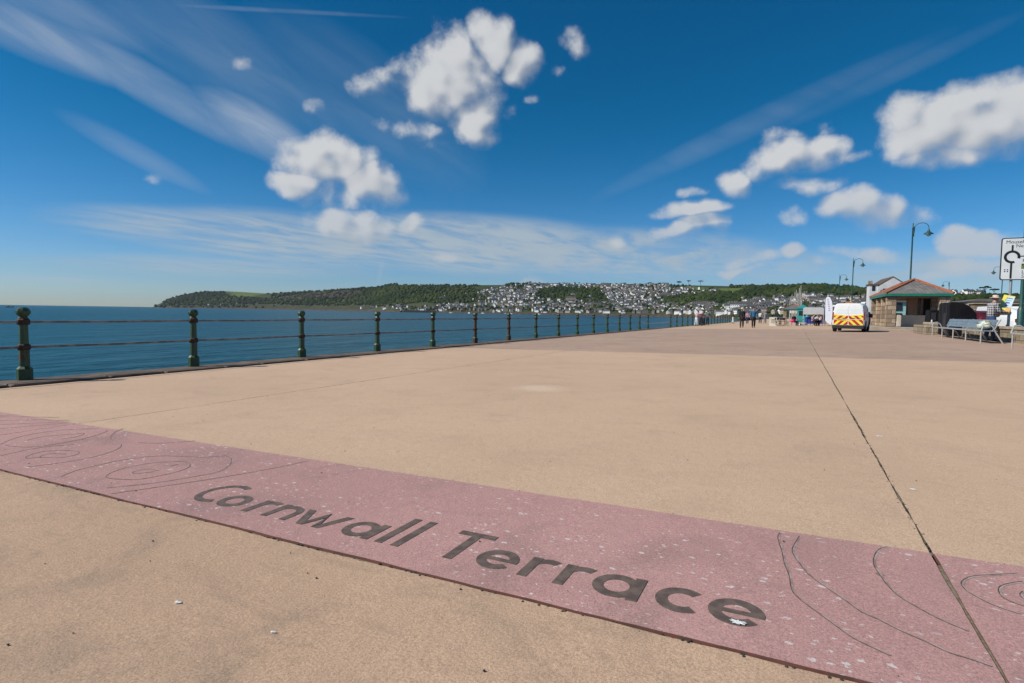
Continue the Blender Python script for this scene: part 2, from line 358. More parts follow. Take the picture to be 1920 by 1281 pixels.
lgro = [Z1([(340,468),(420,435),(560,400),(700,372),(900,350),(1150,357),(1270,350),(1306,372),(1290,405),(1230,440),(1080,470),(860,505),(600,532)]),
 Z1([(1050,380),(880,388),(740,410),(640,440),(600,470),(680,482),(800,480),(960,448),(1050,420),(1065,398),(1040,388)]), Z1([(890,435),(830,425),(760,438),(750,447),(800,447),(870,438)]), Z1([(957,408),(1000,396)]),
 Z1([(0,350),(120,322),(260,298),(420,285)]), Z1([(150,412),(320,392),(480,365),(600,335),(670,305),(680,285)]), Z1([(690,195),(650,215),(626,245),(640,262)]),
 Z1([(440,325),(360,320),(250,325),(170,345),(152,362),(240,358),(330,360),(420,345),(445,330)]), Z1([(370,340),(290,338),(235,350),(230,362)]),
 Z1([(0,285),(60,258),(140,235),(250,215),(400,200),(560,195)]), Z1([(30,290),(160,300),(330,280),(500,245),(590,215),(600,205)]), Z1([(150,262),(220,245),(330,232),(430,225),(478,222),(440,240),(350,255)]),
 Z1([(620,565),(860,530),(1080,497),(1300,462),(1560,415),(1740,376)]), Z1([(780,275),(900,278),(1060,268),(1090,262)]), Z1([(0,130),(150,128),(330,132)]), Z1([(0,150),(200,146),(390,148)]), Z1([(0,172),(180,165),(400,155)]), Z1([(0,196),(180,180),(380,163)])]
b = MB()
for gset, w in ((grooves, .010), (lgro, .0085)):
    for gpts in gset:
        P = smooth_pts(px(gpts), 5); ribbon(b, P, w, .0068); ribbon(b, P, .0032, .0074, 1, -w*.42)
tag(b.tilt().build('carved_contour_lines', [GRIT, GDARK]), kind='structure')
# ------------------------------------------------------------------ the inlaid street name
BRONZE = mat('letter_bronze', (.155, .112, .088), (.095, .070, .056), 22, .6, 0, bump=.0015, bscale=160, spec=.3)
def ring(cx, cy, ro, ri, a0, a1, n=44, cutv=False):
    o = [(cx+ro*math.cos(R(a0+(a1-a0)*i/n)), cy+ro*math.sin(R(a0+(a1-a0)*i/n))) for i in range(n+1)]
    q = [(cx+ri*math.cos(R(a0+(a1-a0)*i/n)), cy+ri*math.sin(R(a0+(a1-a0)*i/n))) for i in range(n+1)]
    return o, q
ZB, ZT = .003, .0072
def arc(mb, cx, cy, ro, ri, a0, a1, zt=ZT, sx=1):
    o, q = ring(cx, cy, ro, ri, a0, a1); n = len(o)
    f = lambda p: (cx+(p[0]-cx)*sx, p[1])
    o = [f(p) for p in o]; q = [f(p) for p in q]
    vs = [(x, y, zt) for x, y in o]+[(x, y, zt) for x, y in q]+[(x, y, ZB) for x, y in o]+[(x, y, ZB) for x, y in q]
    fs = []
    for i in range(n-1):
        fs += [(i, i+1, n+i+1, n+i), (i, 2*n+i, 2*n+i+1, i+1), (n+i, n+i+1, 3*n+i+1, 3*n+i)]
    fs += [(0, n, 3*n, 2*n), (n-1, 3*n-1, 4*n-1, 2*n-1)]
    mb.add(vs, fs)
def bar(mb, pts, dz=.0006): mb.prism(pts, ZB, ZT+dz)
nm = thing('street_name_inlay', 'dark bronze letters reading Cornwall Terrace set into the pink paving band', 'lettering')
def base_y(x): return 1.908+.0095*max(0, -.3-x)
XH, ST, RO = .176, .042, .090
def letter(fn):
    mb = MB(); fn(mb); mb.tilt().build('letter', BRONZE, nm)
def L_C(mb): y = base_y(-2.86); arc(mb, -2.858, y+.146, .150, .108, 58, 302, sx=.92)
def L_o(mb): y = base_y(-2.68); arc(mb, -2.682, y+RO-.002, RO, RO-ST, 0, 360)
def mk_r(x, e):
    def f(mb):
        y = base_y(x); bar(mb, [(x, y), (x+ST, y), (x+ST, y+XH), (x, y+XH)]); arc(mb, x+.084, y+XH-.082, .086, .046, 62, 172)
    return f
def L_n(mb):
    x = -2.376; y = base_y(x); bar(mb, [(x, y), (x+.040, y), (x+.040, y+XH), (x, y+XH)])
    cx = x+.085; arc(mb, cx, y+XH-.083, .085, .045, 0, 150); bar(mb, [(cx+.045, y), (cx+.085, y), (cx+.085, y+XH-.083), (cx+.045, y+XH-.083)], .0003)
def L_w(mb):
    y = base_y(-2.06); t_ = y+XH
    bar(mb, [(-2.212, t_), (-2.124, y), (-2.084, y), (-2.1, y+.045), (-2.166, t_)]); bar(mb, [(-2.101, y+.04), (-2.0845, y), (-2.04, t_-.055), (-2.06, t_)], .0012)
    bar(mb, [(-2.06, t_-.001), (-2.04, t_-.056), (-2.021, y), (-2.005, y+.045)], .0018); bar(mb, [(-1.954, t_), (-1.908, t_), (-1.981, y), (-2.0205, y), (-2.0045, y+.042)], .0004)
def mk_a(cx, sx):
    def f(mb):
        y = base_y(cx); arc(mb, cx, y+RO-.002, RO, RO-ST, 0, 360); bar(mb, [(sx, y), (sx+ST, y), (sx+ST, y+XH), (sx, y+XH)], .001)
    return f
def mk_l(x):
    def f(mb): y = base_y(x); bar(mb, [(x, y), (x+ST, y), (x+ST, y+.312), (x, y+.312)])
    return f
def L_T(mb):
    y = base_y(-1.25); bar(mb, [(-1.274, y), (-1.23, y), (-1.23, y+.248), (-1.274, y+.248)]); bar(mb, [(-1.348, y+.248), (-1.16, y+.248), (-1.16, y+.289), (-1.348, y+.289)], .001)
def mk_e(cx):
    def f(mb):
        y = base_y(cx)+RO-.002; arc(mb, cx, y, RO, RO-ST, 0, 322); bar(mb, [(cx-RO+ST*.7, y-.014), (cx+RO-.001, y-.014), (cx+RO, y+.012), (cx-RO+ST*.7, y+.012)], .001)
    return f
def mk_c(cx):
    def f(mb): arc(mb, cx, base_y(cx)+RO-.002, RO, RO-ST, 50, 310)
    return f
for fn in (L_C, L_o, mk_r(-2.523, 0), L_n, L_w, mk_a(-1.788, -1.722), mk_l(-1.638), mk_l(-1.548), L_T, mk_e(-1.056), mk_r(-.930, 0), mk_r(-.780, 0), mk_a(-.556, -.502), mk_c(-.322), mk_e(-.143)): letter(fn)
# gull droppings, a feather, crumbs of moss along the joints
WHITE_SPLAT = mat('gull_white', (.72, .74, .72), (.45, .46, .45), 60, .8)
def splat(x, y, r, name='gull_dropping', label=None, z=.0145, asp=1.4, seed=0):
    rr = random.Random(seed); mb = MB(); n = 26
    pts = [(x+asp*r*math.cos(2*math.pi*i/n)*(k := rr.uniform(.45, 1.1)), y+r*math.sin(2*math.pi*i/n)*k) for i in range(n)]
    mb.add([(p[0], p[1], z) for p in pts]+[(x, y, z+.004)], [(i, (i+1) % n, n) for i in range(n)])
    return tag(mb.tilt().build(name, WHITE_SPLAT), label, 'dropping')
splat(-.128, 1.922, .016, label='white gull dropping on the last letter e of the inlaid name', z=.0115, asp=2, seed=3)
p = at(333, 1131); splat(p.x, p.y, .010, label='small white gull dropping alone on the sand paving nearest the camera', z=.004, asp=1.8, seed=5)
p = at(1648, 819); splat(p.x, p.y, .022, label='white gull dropping on the sand paving right of the long joint, midway along', z=.005, asp=1.4, seed=8)
p = at(1712, 919); splat(p.x, p.y, .012, label='white gull dropping on the sand paving close to the pink band and long joint', z=.005, asp=1.8, seed=9)
p = at(513, 1187); splat(p.x, p.y, .006, label='faint grey gull dropping near the lower edge of the sand paving', z=.004, asp=2, seed=11)
DARKBIT = mat('dark_grit', (.02, .018, .015), (.05, .04, .03), 60, .9)
mb = MB(); rr = random.Random(4)
def crumb(x, y, r, z):
    n = 5; mb.lathe([(r*.8, 0), (r, r*.5), (r*.5, r*.9)], n, (x, y, z), ph=rr.uniform(0, 6))
for i in range(520):
    x_, y_ = rr.uniform(-6, 4), rr.uniform(.4, 15); crumb(x_, y_, rr.choice((.0012, .002, .002, .003, .0045)), .002 if not SY0 < y_ < SY1 else .008)
for i in range(330):
    x_ = rr.uniform(-6, 1.3); crumb(x_, SY0-.010+rr.gauss(0, .006), rr.choice((.002, .003, .005, .007)), -.004)
for i in range(160):
    x_ = rr.uniform(-6, 1.3); crumb(x_, SY1+rr.gauss(0, .006), rr.choice((.0015, .002, .003)), .003)
for i in range(260):
    y_ = rr.uniform(2.9, 7); crumb(JX1+rr.gauss(0, .009), y_, rr.choice((.002, .003, .005, .006)), -.002)
tag(mb.tilt().build('loose_grit', DARKBIT), kind='stuff')
MOSS = mat('joint_moss', (.13, .105, .06), (.23, .19, .125), 40, .95, bump=.004)
b = MB()
ribbon(b, [(JX1+random.gauss(0, .003), 2.87+i*.06) for i in range(215)], .02, -.006)
ribbon(b, [(JX2+random.gauss(0, .002), 2.87+i*.08) for i in range(158)], .016, -.004, 0)
ribbon(b, [(JX1+random.gauss(0, .002), 1.2+i*.05) for i in range(32)], .026, .001)
ribbon(b, [(-9.8+i*.05, SY0-.006+random.gauss(0, .002)) for i in range(260)], .022, -.006)
tag(b.tilt().build('joint_moss', MOSS), kind='stuff')
# ------------------------------------------------------------------ sea and kerb
def sea_mat():
    m = bpy.data.materials.new('sea_water'); m.use_nodes = True; t = NT(m.node_tree); B = t.n['Principled BSDF']
    v = t.new('ShaderNodeNewGeometry').outputs['Position']
    big = t.noise(t.mapping(v, rot=(0, 0, R(40)), sc=(.012, .004, 1)), 1, 4, .55)
    col = t.mix(t.mr(big, .3, .7), (.002, .044, .070), (.004, .060, .088))
    w1 = t.noise(t.mapping(v, rot=(0, 0, R(40)), sc=(.9, .28, 1)), 1, 5, .62, .3)
    w2 = t.noise(t.mapping(v, rot=(0, 0, R(25)), sc=(.14, .05, 1)), 1, 3, .5)
    col = t.mix(t.m('MULTIPLY', t.mr(w1, .42, .62), .55), col, (.014, .118, .160))  # lighter wave highlights painted into the water's base colour
    t.l.new(col, B.inputs['Base Color']); B.inputs['Roughness'].default_value = .28; B.inputs['IOR'].default_value = 1.2; B.inputs['Specular IOR Level'].default_value = .13
    bp = t.new('ShaderNodeBump'); bp.inputs['Strength'].default_value = 1; bp.inputs['Distance'].default_value = .9
    t.l.new(t.m('MULTIPLY_ADD', w2, 2.2, t.m('MULTIPLY', w1, .55)), bp.inputs['Height']); t.l.new(bp.outputs[0], B.inputs['Normal'])
    return m
b = MB(); n = 120; rad = [0, 40, 120, 400, 1200, 3500, 9000]; vs = [(0, 0, -5)]
for r_ in rad[1:]: vs += [(r_*math.cos(2*math.pi*i/n), r_*math.sin(2*math.pi*i/n), -5) for i in range(n)]
fs = [(0, 1+i, 1+(i+1) % n) for i in range(n)]
for k in range(len(rad)-2):
    for i in range(n): j = (i+1) % n; fs.append((1+k*n+i, 1+k*n+n+i, 1+k*n+n+j, 1+k*n+j))
b.add(vs, fs); tag(b.build('sea', sea_mat()), kind='structure')
KERB = mat('kerb_granite', (.15, .105, .072), (.065, .046, .034), 3.2, .9, bump=.01, bscale=30, lo=.3, hi=.7)
WALL_SEA = mat('sea_wall_stone', (.16, .13, .10), (.09, .075, .06), 1.2, .9, bump=.03)
b = MB(); y = -10.
while y < 258:
    L = random.uniform(.85, 1.5); w = random.uniform(-.012, .012)
    b.box((-10.485+w, y+L/2, -.04+random.uniform(-.006, .006)), (.78, L-.014, .15), bev=.018); y += L
tag(b.tilt().build('kerb', KERB), kind='structure')
b = MB(); b.box((-10.42, 124, -3.1), (.72, 268, 5.9), bev=0); tag(b.tilt().build('sea_wall', WALL_SEA), kind='structure')
# ------------------------------------------------------------------ seafront railing
GREEN = None
def post_mat():
    m = bpy.data.materials.new('green_post_paint'); m.use_nodes = True; t = NT(m.node_tree); B = t.n['Principled BSDF']
    v = t.new('ShaderNodeTexCoord').outputs['Object']; rd = t.new('ShaderNodeObjectInfo').outputs['Random']
    off = t.vm('ADD', v, t.vm('SCALE', (3.1, 1.7, 0), t.m('MULTIPLY', rd, 9.)))
    n = t.noise(off, 3.2, 6, .65)
    f = t.mr(t.m('ADD', n, t.m('MULTIPLY', t.mr(rd, .72, .95), .26)), .64, .72)
    col = t.mix(t.mr(t.noise(v, 20, 3), .35, .65), (.024, .058, .020), (.032, .076, .028))
    col = t.mix(f, col, (.085, .038, .022)); t.l.new(col, B.inputs['Base Color'])
    t.l.new(t.mr(f, 0, 1, .45, .85), B.inputs['Roughness']); return m
GREEN = post_mat()
RUST = mat('rusted_clamp', (.055, .028, .018), (.03, .018, .012), 30, .8, bump=.003)
RAIL = mat('worn_rail_steel', (.34, .29, .25), (.20, .15, .12), 5, .5, .4, lo=.4, hi=.6)
def make_post(parent):
    o8 = math.pi/8
    mb = MB().lathe([(.102, 0), (.102, .215), (.068, .255), (.0655, .50), (.060, .62), (.056, .90), (.064, .985), (.066, 1.0), (.052, 1.03), (.047, 1.045)], 8, ph=o8)
    p = mb.build('post', GREEN, parent)
    MB().lathe([(.045, 1.03), (.068, 1.042), (.089, 1.075), (.092, 1.108), (.079, 1.145), (.046, 1.168), (.012, 1.172)], 8, ph=o8).build('finial', mat('finial_green', (.022, .056, .021), (.029, .070, .027), 9, .42, rnd=.3), p)
    for z in (.552, .945): MB().lathe([(.070, z-.045), (.083, z-.03), (.083, z+.03), (.066, z+.048)], 8, ph=o8).build('clamp', RUST, p)
    return p
rail1 = thing('seafront_railing', 'green iron railing on the dark kerb by the sea, the length nearest the camera', 'railing', (-10.695, 0, gz(-10.695)))
p0 = make_post(rail1); PS = 2.7605
ys = [4.40+PS*i for i in range(-2, 16)]
for i, y in enumerate(ys):
    o = p0 if i == 0 else copy_tree(p0, rail1)
    o.location = (0, y, 0); o.rotation_euler = (R(random.uniform(-.5, .5)), R(random.uniform(-.5, .5)), 0)
for z in (.945, .552):
    pts = []
    for i in range(len(ys)-1):
        pts += [(0, ys[i], z), (0, (ys[i]+ys[i+1])/2, z-.008)]
    pts.append((0, ys[-1], z)); MB().tube(pts, .0175, 8).build('rail', RAIL, rail1, smooth=True)
A2, B2 = at(1257, 614.5), at(1372, 605); d2 = (B2-A2); L2 = d2.length; d2.normalize()
rail2 = thing('seafront_railing', 'second length of green iron railing beyond the gap, running on towards the beach', 'railing', tuple(A2), -math.atan2(d2.x, d2.y))
p1 = copy_tree(p0, rail2); p1.location = (0, 0, 0)
n2 = int(L2/PS)+1
for i in range(1, n2): o = copy_tree(p0, rail2); o.location = (0, i*PS, 0)
for z in (.945, .552): MB().tube([(0, i*PS, z) for i in range(n2)], .0175, 6).build('rail', RAIL, rail2, smooth=True)
GALV = mat('galvanised_steel', (.42, .43, .43), (.32, .33, .33), 12, .45, .6)
PALE = mat('pale_paint', (.62, .63, .60), (.5, .5, .48), 10, .6)
gr = thing('barrier_chain', 'pale chain hanging across the gap between the two railings', 'chain')
q0 = Vector((-10.695, ys[-2], gz(-10.7)+.56)); q1 = A2+Vector((0, 0, .56))
pts = [q0.lerp(q1, i/14)-Vector((0, 0, .10*(1-(2*i/14-1)**2))) for i in range(15)]
MB().tube(pts, .018, 6).build('chain', PALE, gr, smooth=True)
# ------------------------------------------------------------------ terrain across the bay
COLS = [  # px, shore distance, ridge distance, skyline py
 (250,4300,4600,578.5),(284,4250,4500,577),(296,4200,4500,571),(310,4150,4520,565),(330,4100,4560,556.5),(350,4050,4600,551.5),(380,3980,4600,547.5),(415,3900,4600,545.8),(450,3800,4500,547.5),(500,3600,4300,550.5),(540,3400,4100,549.5),
 (600,3050,3700,545.5),(650,2750,3400,541.5),(690,2500,3200,539),(720,2250,3000,537),(740,2150,2900,534),(790,2000,2750,535),(870,1860,2600,535),(940,1780,2500,534.5),(965,1750,2450,531),(1000,1700,2400,530.5),(1084,1600,2300,533),
 (1140,1540,2250,533),(1174,1500,2200,535.5),(1237,1430,2100,535),(1283,1300,2050,535),(1340,1150,2000,536),(1397,1020,1900,537.5),(1436,1000,1850,538),(1497,980,1750,537),(1537,960,1700,537.5),(1583,930,1650,539),(1606,900,1600,542),(1640,820,1500,546),(1700,520,1300,551),(1760,330,1200,553.5),(1850,250,1150,554),(1960,250,1100,555),(2200,250,1100,557)]
def az_of(px):
    D = ray(px, 585); return math.atan2(D.x, D.y)
CA = np.array([az_of(c[0]) for c in COLS]); CDW = np.array([c[1] for c in COLS], float); CDR = np.array([c[2] for c in COLS], float)
def tan_el(px, py): D = ray(px, py); return D.z/math.hypot(D.x, D.y)
CTE = np.array([tan_el(c[0], c[3]) for c in COLS])
CB = np.array([-5.0 if c[0] < 1360 else .15 for c in COLS])
_w = [(random.uniform(.0015, .02), random.uniform(0, 6.28), random.uniform(0, 6.28)) for _ in range(16)]
def wob(x, y):
    s_ = 0
    for f, a, p in _w: s_ = s_+np.sin((x*math.cos(a)+y*math.sin(a))*f+p)*min(1, .004/f)
    return s_/5
def terr(az, d):
    dw = np.interp(az, CA, CDW); dr = np.interp(az, CA, CDR); H = 1+np.interp(az, CA, CTE)*dr; b0 = np.interp(az, CA, CB)
    t = (d-dw)/(dr-dw); x, y = d*np.sin(az), d*np.cos(az); w = wob(x, y)
    tc = np.clip(t, 0, 1); shape = .75*tc+.25*tc*tc*(3-2*tc)
    z = b0+1.2*np.clip(t*40, 0, 1)+(H-b0-1.2)*shape+w*np.clip(tc*(1-tc)*4, 0, 1)*np.minimum(9, .1*(H+6))
    z = np.where(t < 0, b0-14*np.clip(-t*8, 0, 1), z); z = np.where(t > 1, H-18*(t-1)+w*3*np.clip((t-1)*4, 0, 1), z)
    return z
def on_hill(px, py):
    # where the line of sight meets the hillside
    D = ray(px, py); az = math.atan2(D.x, D.y); te = D.z/math.hypot(D.x, D.y)
    lo = float(np.interp(az, CA, CDW)); hi = float(np.interp(az, CA, CDR))
    ds = np.linspace(lo, hi, 90); zz = terr(np.full(90, az), ds); k = np.nonzero(zz-1-te*ds >= 0)[0]
    d = ds[k[0]] if len(k) else hi
    return Vector((d*math.sin(az), d*math.cos(az), float(terr(az, d))))
def poly_has(poly, x, y):
    c = False; n = len(poly)
    for i in range(n):
        (a, b_), (e, f) = poly[i], poly[i-1]
        if (b_ > y) != (f > y) and x < (e-a)*(y-b_)/(f-b_)+a: c = not c
    return c
QUARRY = [(560,552),(590,549),(640,545),(675,545),(680,552),(650,558),(610,560),(570,559),(520,562),(530,556)]
FIELDS = [[(430,552),(460,548),(500,551),(470,556),(440,557)],[(418,547),(470,547.5),(490,549),(440,551)],[(1262,540),(1290,537),(1330,540),(1320,546),(1275,546)],[(1345,541),(1392,540),(1402,545),(1376,551),(1352,549)],[(740,533),(800,533),(860,535),(840,541),(760,541)],[(1250,560),(1270,556),(1295,562),(1275,570)]]
def hill_mat():
    m = bpy.data.materials.new('hillside'); m.use_nodes = True; t = NT(m.node_tree); B = t.n['Principled BSDF']
    v = t.new('ShaderNodeNewGeometry').outputs['Position']
    n1 = t.noise(v, .006, 4, .6); n2 = t.noise(v, .03, 6, .65); n3 = t.noise(v, .12, 4, .6)
    col = t.mix(t.mr(n1, .38, .62), (.040, .062, .018), (.060, .068, .030))
    col = t.mix(t.mr(n2, .45, .65), col, (.025, .038, .014)); col = t.mix(t.m('MULTIPLY', t.mr(n3, .5, .7), .5), col, (.085, .080, .040))
    at_ = t.new('ShaderNodeAttribute', attribute_name='cover'); r_, g_, b_ = t.sep(at_.outputs['Vector'])
    col = t.mix(g_, col, t.mix(t.mr(n2, .4, .6), (.085, .125, .028), (.11, .135, .045)))
    rock = t.mix(t.mr(t.noise(v, .05, 6, .75), .42, .58), (.080, .060, .048), (.018, .018, .015)); col = t.mix(r_, col, rock)
    zz = t.sep(v)[2]
    sh = t.mr(zz, 4., -1.5); sh = t.m('MULTIPLY', sh, b_); col = t.mix(sh, col, t.mix(t.mr(n3, .4, .6), (.11, .078, .058), (.05, .038, .03)))
    t.l.new(col, B.inputs['Base Color']); B.inputs['Roughness'].default_value = .95; B.inputs['Specular IOR Level'].default_value = .1
    return m
pxs = np.concatenate([np.arange(250, 1960, 3.0), np.arange(1960, 2210, 12)])
tts = np.concatenate([[-.4, -.12, -.03, 0, .006, .02], np.linspace(.05, 1, 42), [1.04, 1.12, 1.35, 1.8]])
azs = np.array([az_of(p) for p in pxs]); nr, nc = len(tts), len(pxs)
dw = np.interp(azs, CA, CDW); dr = np.interp(azs, CA, CDR)
D_ = dw[None]+tts[:, None]*(dr-dw)[None]; Z_ = terr(np.repeat(azs[None], nr, 0), D_)
X_, Y_ = D_*np.sin(azs)[None], D_*np.cos(azs)[None]
me = bpy.data.meshes.new('hills')
idx = np.arange(nr*nc).reshape(nr, nc)
fq = np.stack([idx[:-1, :-1], idx[:-1, 1:], idx[1:, 1:], idx[1:, :-1]], -1).reshape(-1, 4)
me.from_pydata(np.stack([X_, Y_, Z_], -1).reshape(-1, 3).tolist(), [], fq.tolist())
cov = np.zeros((nr*nc, 3), np.float32)
r2n, u2n, fwn = (np.array(q) for q in (r2, u2, fw))
P_ = np.stack([X_, Y_, Z_-1], -1).reshape(-1, 3); dz = P_@fwn
PX = 960+F*(P_@r2n)/dz; PY = 640.5-F*(P_@u2n)/dz
for i in range(nr*nc):
    a, c = float(PX[i]), float(PY[i])
    if poly_has(QUARRY, a, c): cov[i, 0] = 1
    elif a < 700 and c > 566 and a > 340: cov[i, 0] = .35
    if any(poly_has(f, a, c) for f in FIELDS): cov[i, 1] = 1
    cov[i, 2] = 1 if a < 1370 else 0
at2 = me.attributes.new('cover', 'FLOAT_VECTOR', 'POINT'); at2.data.foreach_set('vector', cov.ravel())
me.materials.append(hill_mat()); me.polygons.foreach_set('use_smooth', [True]*len(me.polygons)); me.update()
o = bpy.data.objects.new('hills', me); C.objects.link(o); tag(o, kind='structure')
# flat ground inland of the promenade: road and pavements
b = MB(); b.add([(8.2, -12, .16), (400, -12, .16), (400, 700, .16), (8.2, 1200, .16)], [(0, 1, 2, 3)])
b.add([(-14, 256.2, -.1), (8.1, 256.2, .14), (8.1, 1200, .14), (-105, 1200, -.1)], [(0, 1, 2, 3)])
tag(b.build('road', ASPH), kind='structure')
# ------------------------------------------------------------------ woods on the hill: clumps of leaf-sized faces
def ico(sub):
    bm = bmesh.new(); bmesh.ops.create_icosphere(bm, subdivisions=sub, radius=1)
    v = np.array([p.co[:] for p in bm.verts]); f = np.array([[q.index for q in p.verts] for p in bm.faces]); bm.free(); return v, f
IV, IF = ico(2); IV1, IF1 = ico(1)
def leaf_mat(name, c1, c2, sc):
    m = bpy.data.materials.new(name); m.use_nodes = True; t = NT(m.node_tree); B = t.n['Principled BSDF']
    v = t.new('ShaderNodeNewGeometry').outputs['Position']; a = t.new('ShaderNodeAttribute', attribute_name='tint').outputs['Fac']
    col = t.mix(a, c1, c2); col = t.mix(t.m('MULTIPLY', t.mr(t.noise(v, sc, 4, .65), .42, .65), .55), col, tuple(x*.45 for x in c1))
    t.l.new(col, B.inputs['Base Color']); B.inputs['Roughness'].default_value = .9; B.inputs['Specular IOR Level'].default_value = .1; return m
WOOD = leaf_mat('woodland_leaves', (.018, .034, .010), (.060, .078, .020), .25)
def clumps(name, centres, radii, tints, m, base=(IV1, IF1), squash=.85, seed=1):
    g_ = np.random.default_rng(seed); BV, BF = base; nv = len(BV); V = []; T = []
    for c, r_, t_ in zip(centres, radii, tints):
        k = 1+g_.normal(0, .2, nv); V.append(BV*k[:, None]*np.array([r_, r_, r_*squash])*g_.uniform(.8, 1.25, 3)+np.array(c)); T.append(np.full(nv, t_))
    V = np.concatenate(V); nf = len(BF); n = len(centres); Fc = (BF[None]+(np.arange(n)*nv)[:, None, None]).reshape(-1, 3)
    me = bpy.data.meshes.new(name); me.vertices.add(len(V)); me.vertices.foreach_set('co', V.ravel())
    me.loops.add(Fc.size); me.loops.foreach_set('vertex_index', Fc.ravel().astype(np.int32)); me.polygons.add(len(Fc))
    me.polygons.foreach_set('loop_start', np.arange(0, Fc.size, 3, dtype=np.int32)); me.update(calc_edges=True)
    a = me.attributes.new('tint', 'FLOAT', 'POINT'); a.data.foreach_set('value', np.concatenate(T).astype(np.float32)); me.materials.append(m)
    o = bpy.data.objects.new(name, me); C.objects.link(o); return o
WOODS = [  # px polygon, number of trees, radius range, tint range
 ([(305,566),(330,557),(380,548),(420,548),(430,556),(520,562),(520,570),(400,572),(310,573)], 1100, (5,10), (.1,.7)),
 ([(500,551),(560,548),(690,540),(745,534),(760,560),(700,572),(600,574),(520,572)], 1100, (4,9), (.0,.6)),
 ([(690,545),(745,536),(880,538),(905,548),(930,556),(900,566),(840,572),(790,566),(740,575),(700,576),(680,566)], 1700, (3.5,7.5), (.2,1)),
 ([(1000,546),(1040,540),(1120,542),(1140,552),(1100,560),(1030,560),(1005,555)], 500, (3.5,7), (.05,.6)),
 ([(1080,572),(1110,566),(1150,568),(1150,580),(1095,582)], 110, (4,8), (0,.5)),
 ([(1290,557),(1330,549),(1380,548),(1400,556),(1380,568),(1340,572),(1310,570)], 420, (4,8), (.05,.7)),
 ([(1215,566),(1250,558),(1300,560),(1290,572),(1240,574)], 120, (4,7), (.1,.8)),
 ([(1370,540),(1440,539),(1540,537),(1600,542),(1640,548),(1640,556),(1580,553),(1480,556),(1420,557),(1385,553)], 1300, (3,7.5), (.0,.75)),
 ([(1640,549),(1760,553),(1920,556),(1920,566),(1640,566)], 900, (1.5,3.6), (0,.5)),
 ([(940,534),(965,532),(1010,532),(1010,538),(950,539)], 60, (4,7), (.1,.5)),
 ([(1440,592),(1640,588),(1640,597),(1440,599)], 130, (2,4), (0,.6)),
 ([(740,576),(1300,576),(1420,572),(1640,572),(1640,590),(1240,586),(760,582)], 1500, (2.5,5.5), (0,.8)),
 ([(930,540),(1240,537),(1420,545),(1420,575),(1000,575)], 2000, (2.5,5.5), (0,.8)),
 ([(285,575),(310,570),(430,571),(520,574),(500,578),(300,577)], 90, (5,9), (0,.3)),
 ([(530,555),(600,549),(675,546),(680,552),(610,560),(570,559)], 150, (3,6), (0,.4)),
 # skyline trees
 ([(1370,538),(1500,536),(1560,537),(1630,546),(1630,548),(1370,541)], 330, (4,8), (0,.5)),
 ([(500,551),(700,539),(740,535),(900,535.5),(900,537),(500,552)], 420, (3.5,6.5), (0,.5)),
 ([(1130,534),(1300,536),(1300,538),(1130,536)], 60, (3,6), (0,.3))]
cs, rs, ts = [], [], []
for poly, n, (ra, rb), (ta, tb) in WOODS:
    x0, x1 = min(p[0] for p in poly), max(p[0] for p in poly); y0, y1 = min(p[1] for p in poly), max(p[1] for p in poly); k = 0; tries = 0
    while k < n and tries < n*40:
        tries += 1; a, c = rng.uniform(x0, x1), rng.uniform(y0, y1)
        if poly_has(poly, a, c) and (n == 150 or not poly_has(QUARRY, a, c)) and not any(poly_has(f, a, c) for f in FIELDS[:4]):
            p = on_hill(a, c); r_ = rng.uniform(ra, rb); cs.append((p.x, p.y, p.z+r_*.45)); rs.append(r_); ts.append(min(1, max(0, rng.uniform(ta, tb)+.25*math.sin(a*.05+c*.2)))); k += 1
tag(clumps('hillside_woodland', cs, rs, ts, WOOD, seed=3), kind='stuff')
# ------------------------------------------------------------------ the hillside town
HW = [mat('house_white', (.86, .85, .82), (.78, .77, .74), .3, .8), mat('house_cream', (.55, .49, .38), (.46, .41, .32), .3, .85), mat('house_stone', (.24, .21, .18), (.17, .155, .14), .4, .9), mat('house_pink', (.46, .36, .31), (.40, .31, .27), .4, .9)]
SLATE = mat('roof_slate', (.080, .076, .076), (.05, .048, .05), .35, .75); BROWNR = mat('roof_brown', (.14, .085, .065), (.09, .06, .05), .35, .85)
WIN = mat('window_dark', (.03, .035, .045), (.02, .022, .03), 1, .2)
def house_mesh(w, d, h, rh, wall, roof, gable_front=False, nwin=3, floors=2, chim=1, gables=0):
    mb = MB(); mb.box((0, 0, h/2-3), (w, d, h+6), mi=0); e = .35
    if gable_front: mb.ext([(-w/2-e, h), (w/2+e, h), (0, h+rh)], 'y', -d/2-.02, d/2+.02, 1); mb.ext([(-w/2+.3, h), (w/2-.3, h), (0, h+rh-.35)], 'y', -d/2-.06, -d/2, 0)
    else: mb.ext([(-d/2-e, h), (d/2+e, h), (0, h+rh)], 'x', -w/2-.15, w/2+.15, 1)
    for f in range(floors):
        for i in range(nwin):
            x = -w/2+w*(i+.5)/nwin; mb.box((x, -d/2-.03, (f+.5)*h/floors+.15), (min(1.3, w/nwin*.5), .1, 1.35), mi=2)
    for i in range(chim): mb.box((-w/2+w*(i+.5)/max(chim, 1)+(w*.3 if chim == 1 else 0), 0, h+rh*.9), (.9, .7, 2.4), mi=0 if wall != HW[0] else 1)
    for i in range(gables):
        x = -w/2+w*(i+.5)/gables; gw = w/gables*.42
        mb.ext([(x-gw, h*.55), (x+gw, h*.55), (x+gw, h), (x, h+rh*.95), (x-gw, h)], 'y', -d/2-1.1, -d/2+.6, 0); mb.box((x, -d/2-1.13, h*.85), (1.2, .1, 1.5), mi=2)
    return mb.mesh('house', [wall, roof, WIN])
HV = []   # mesh, colour word, kind word, width
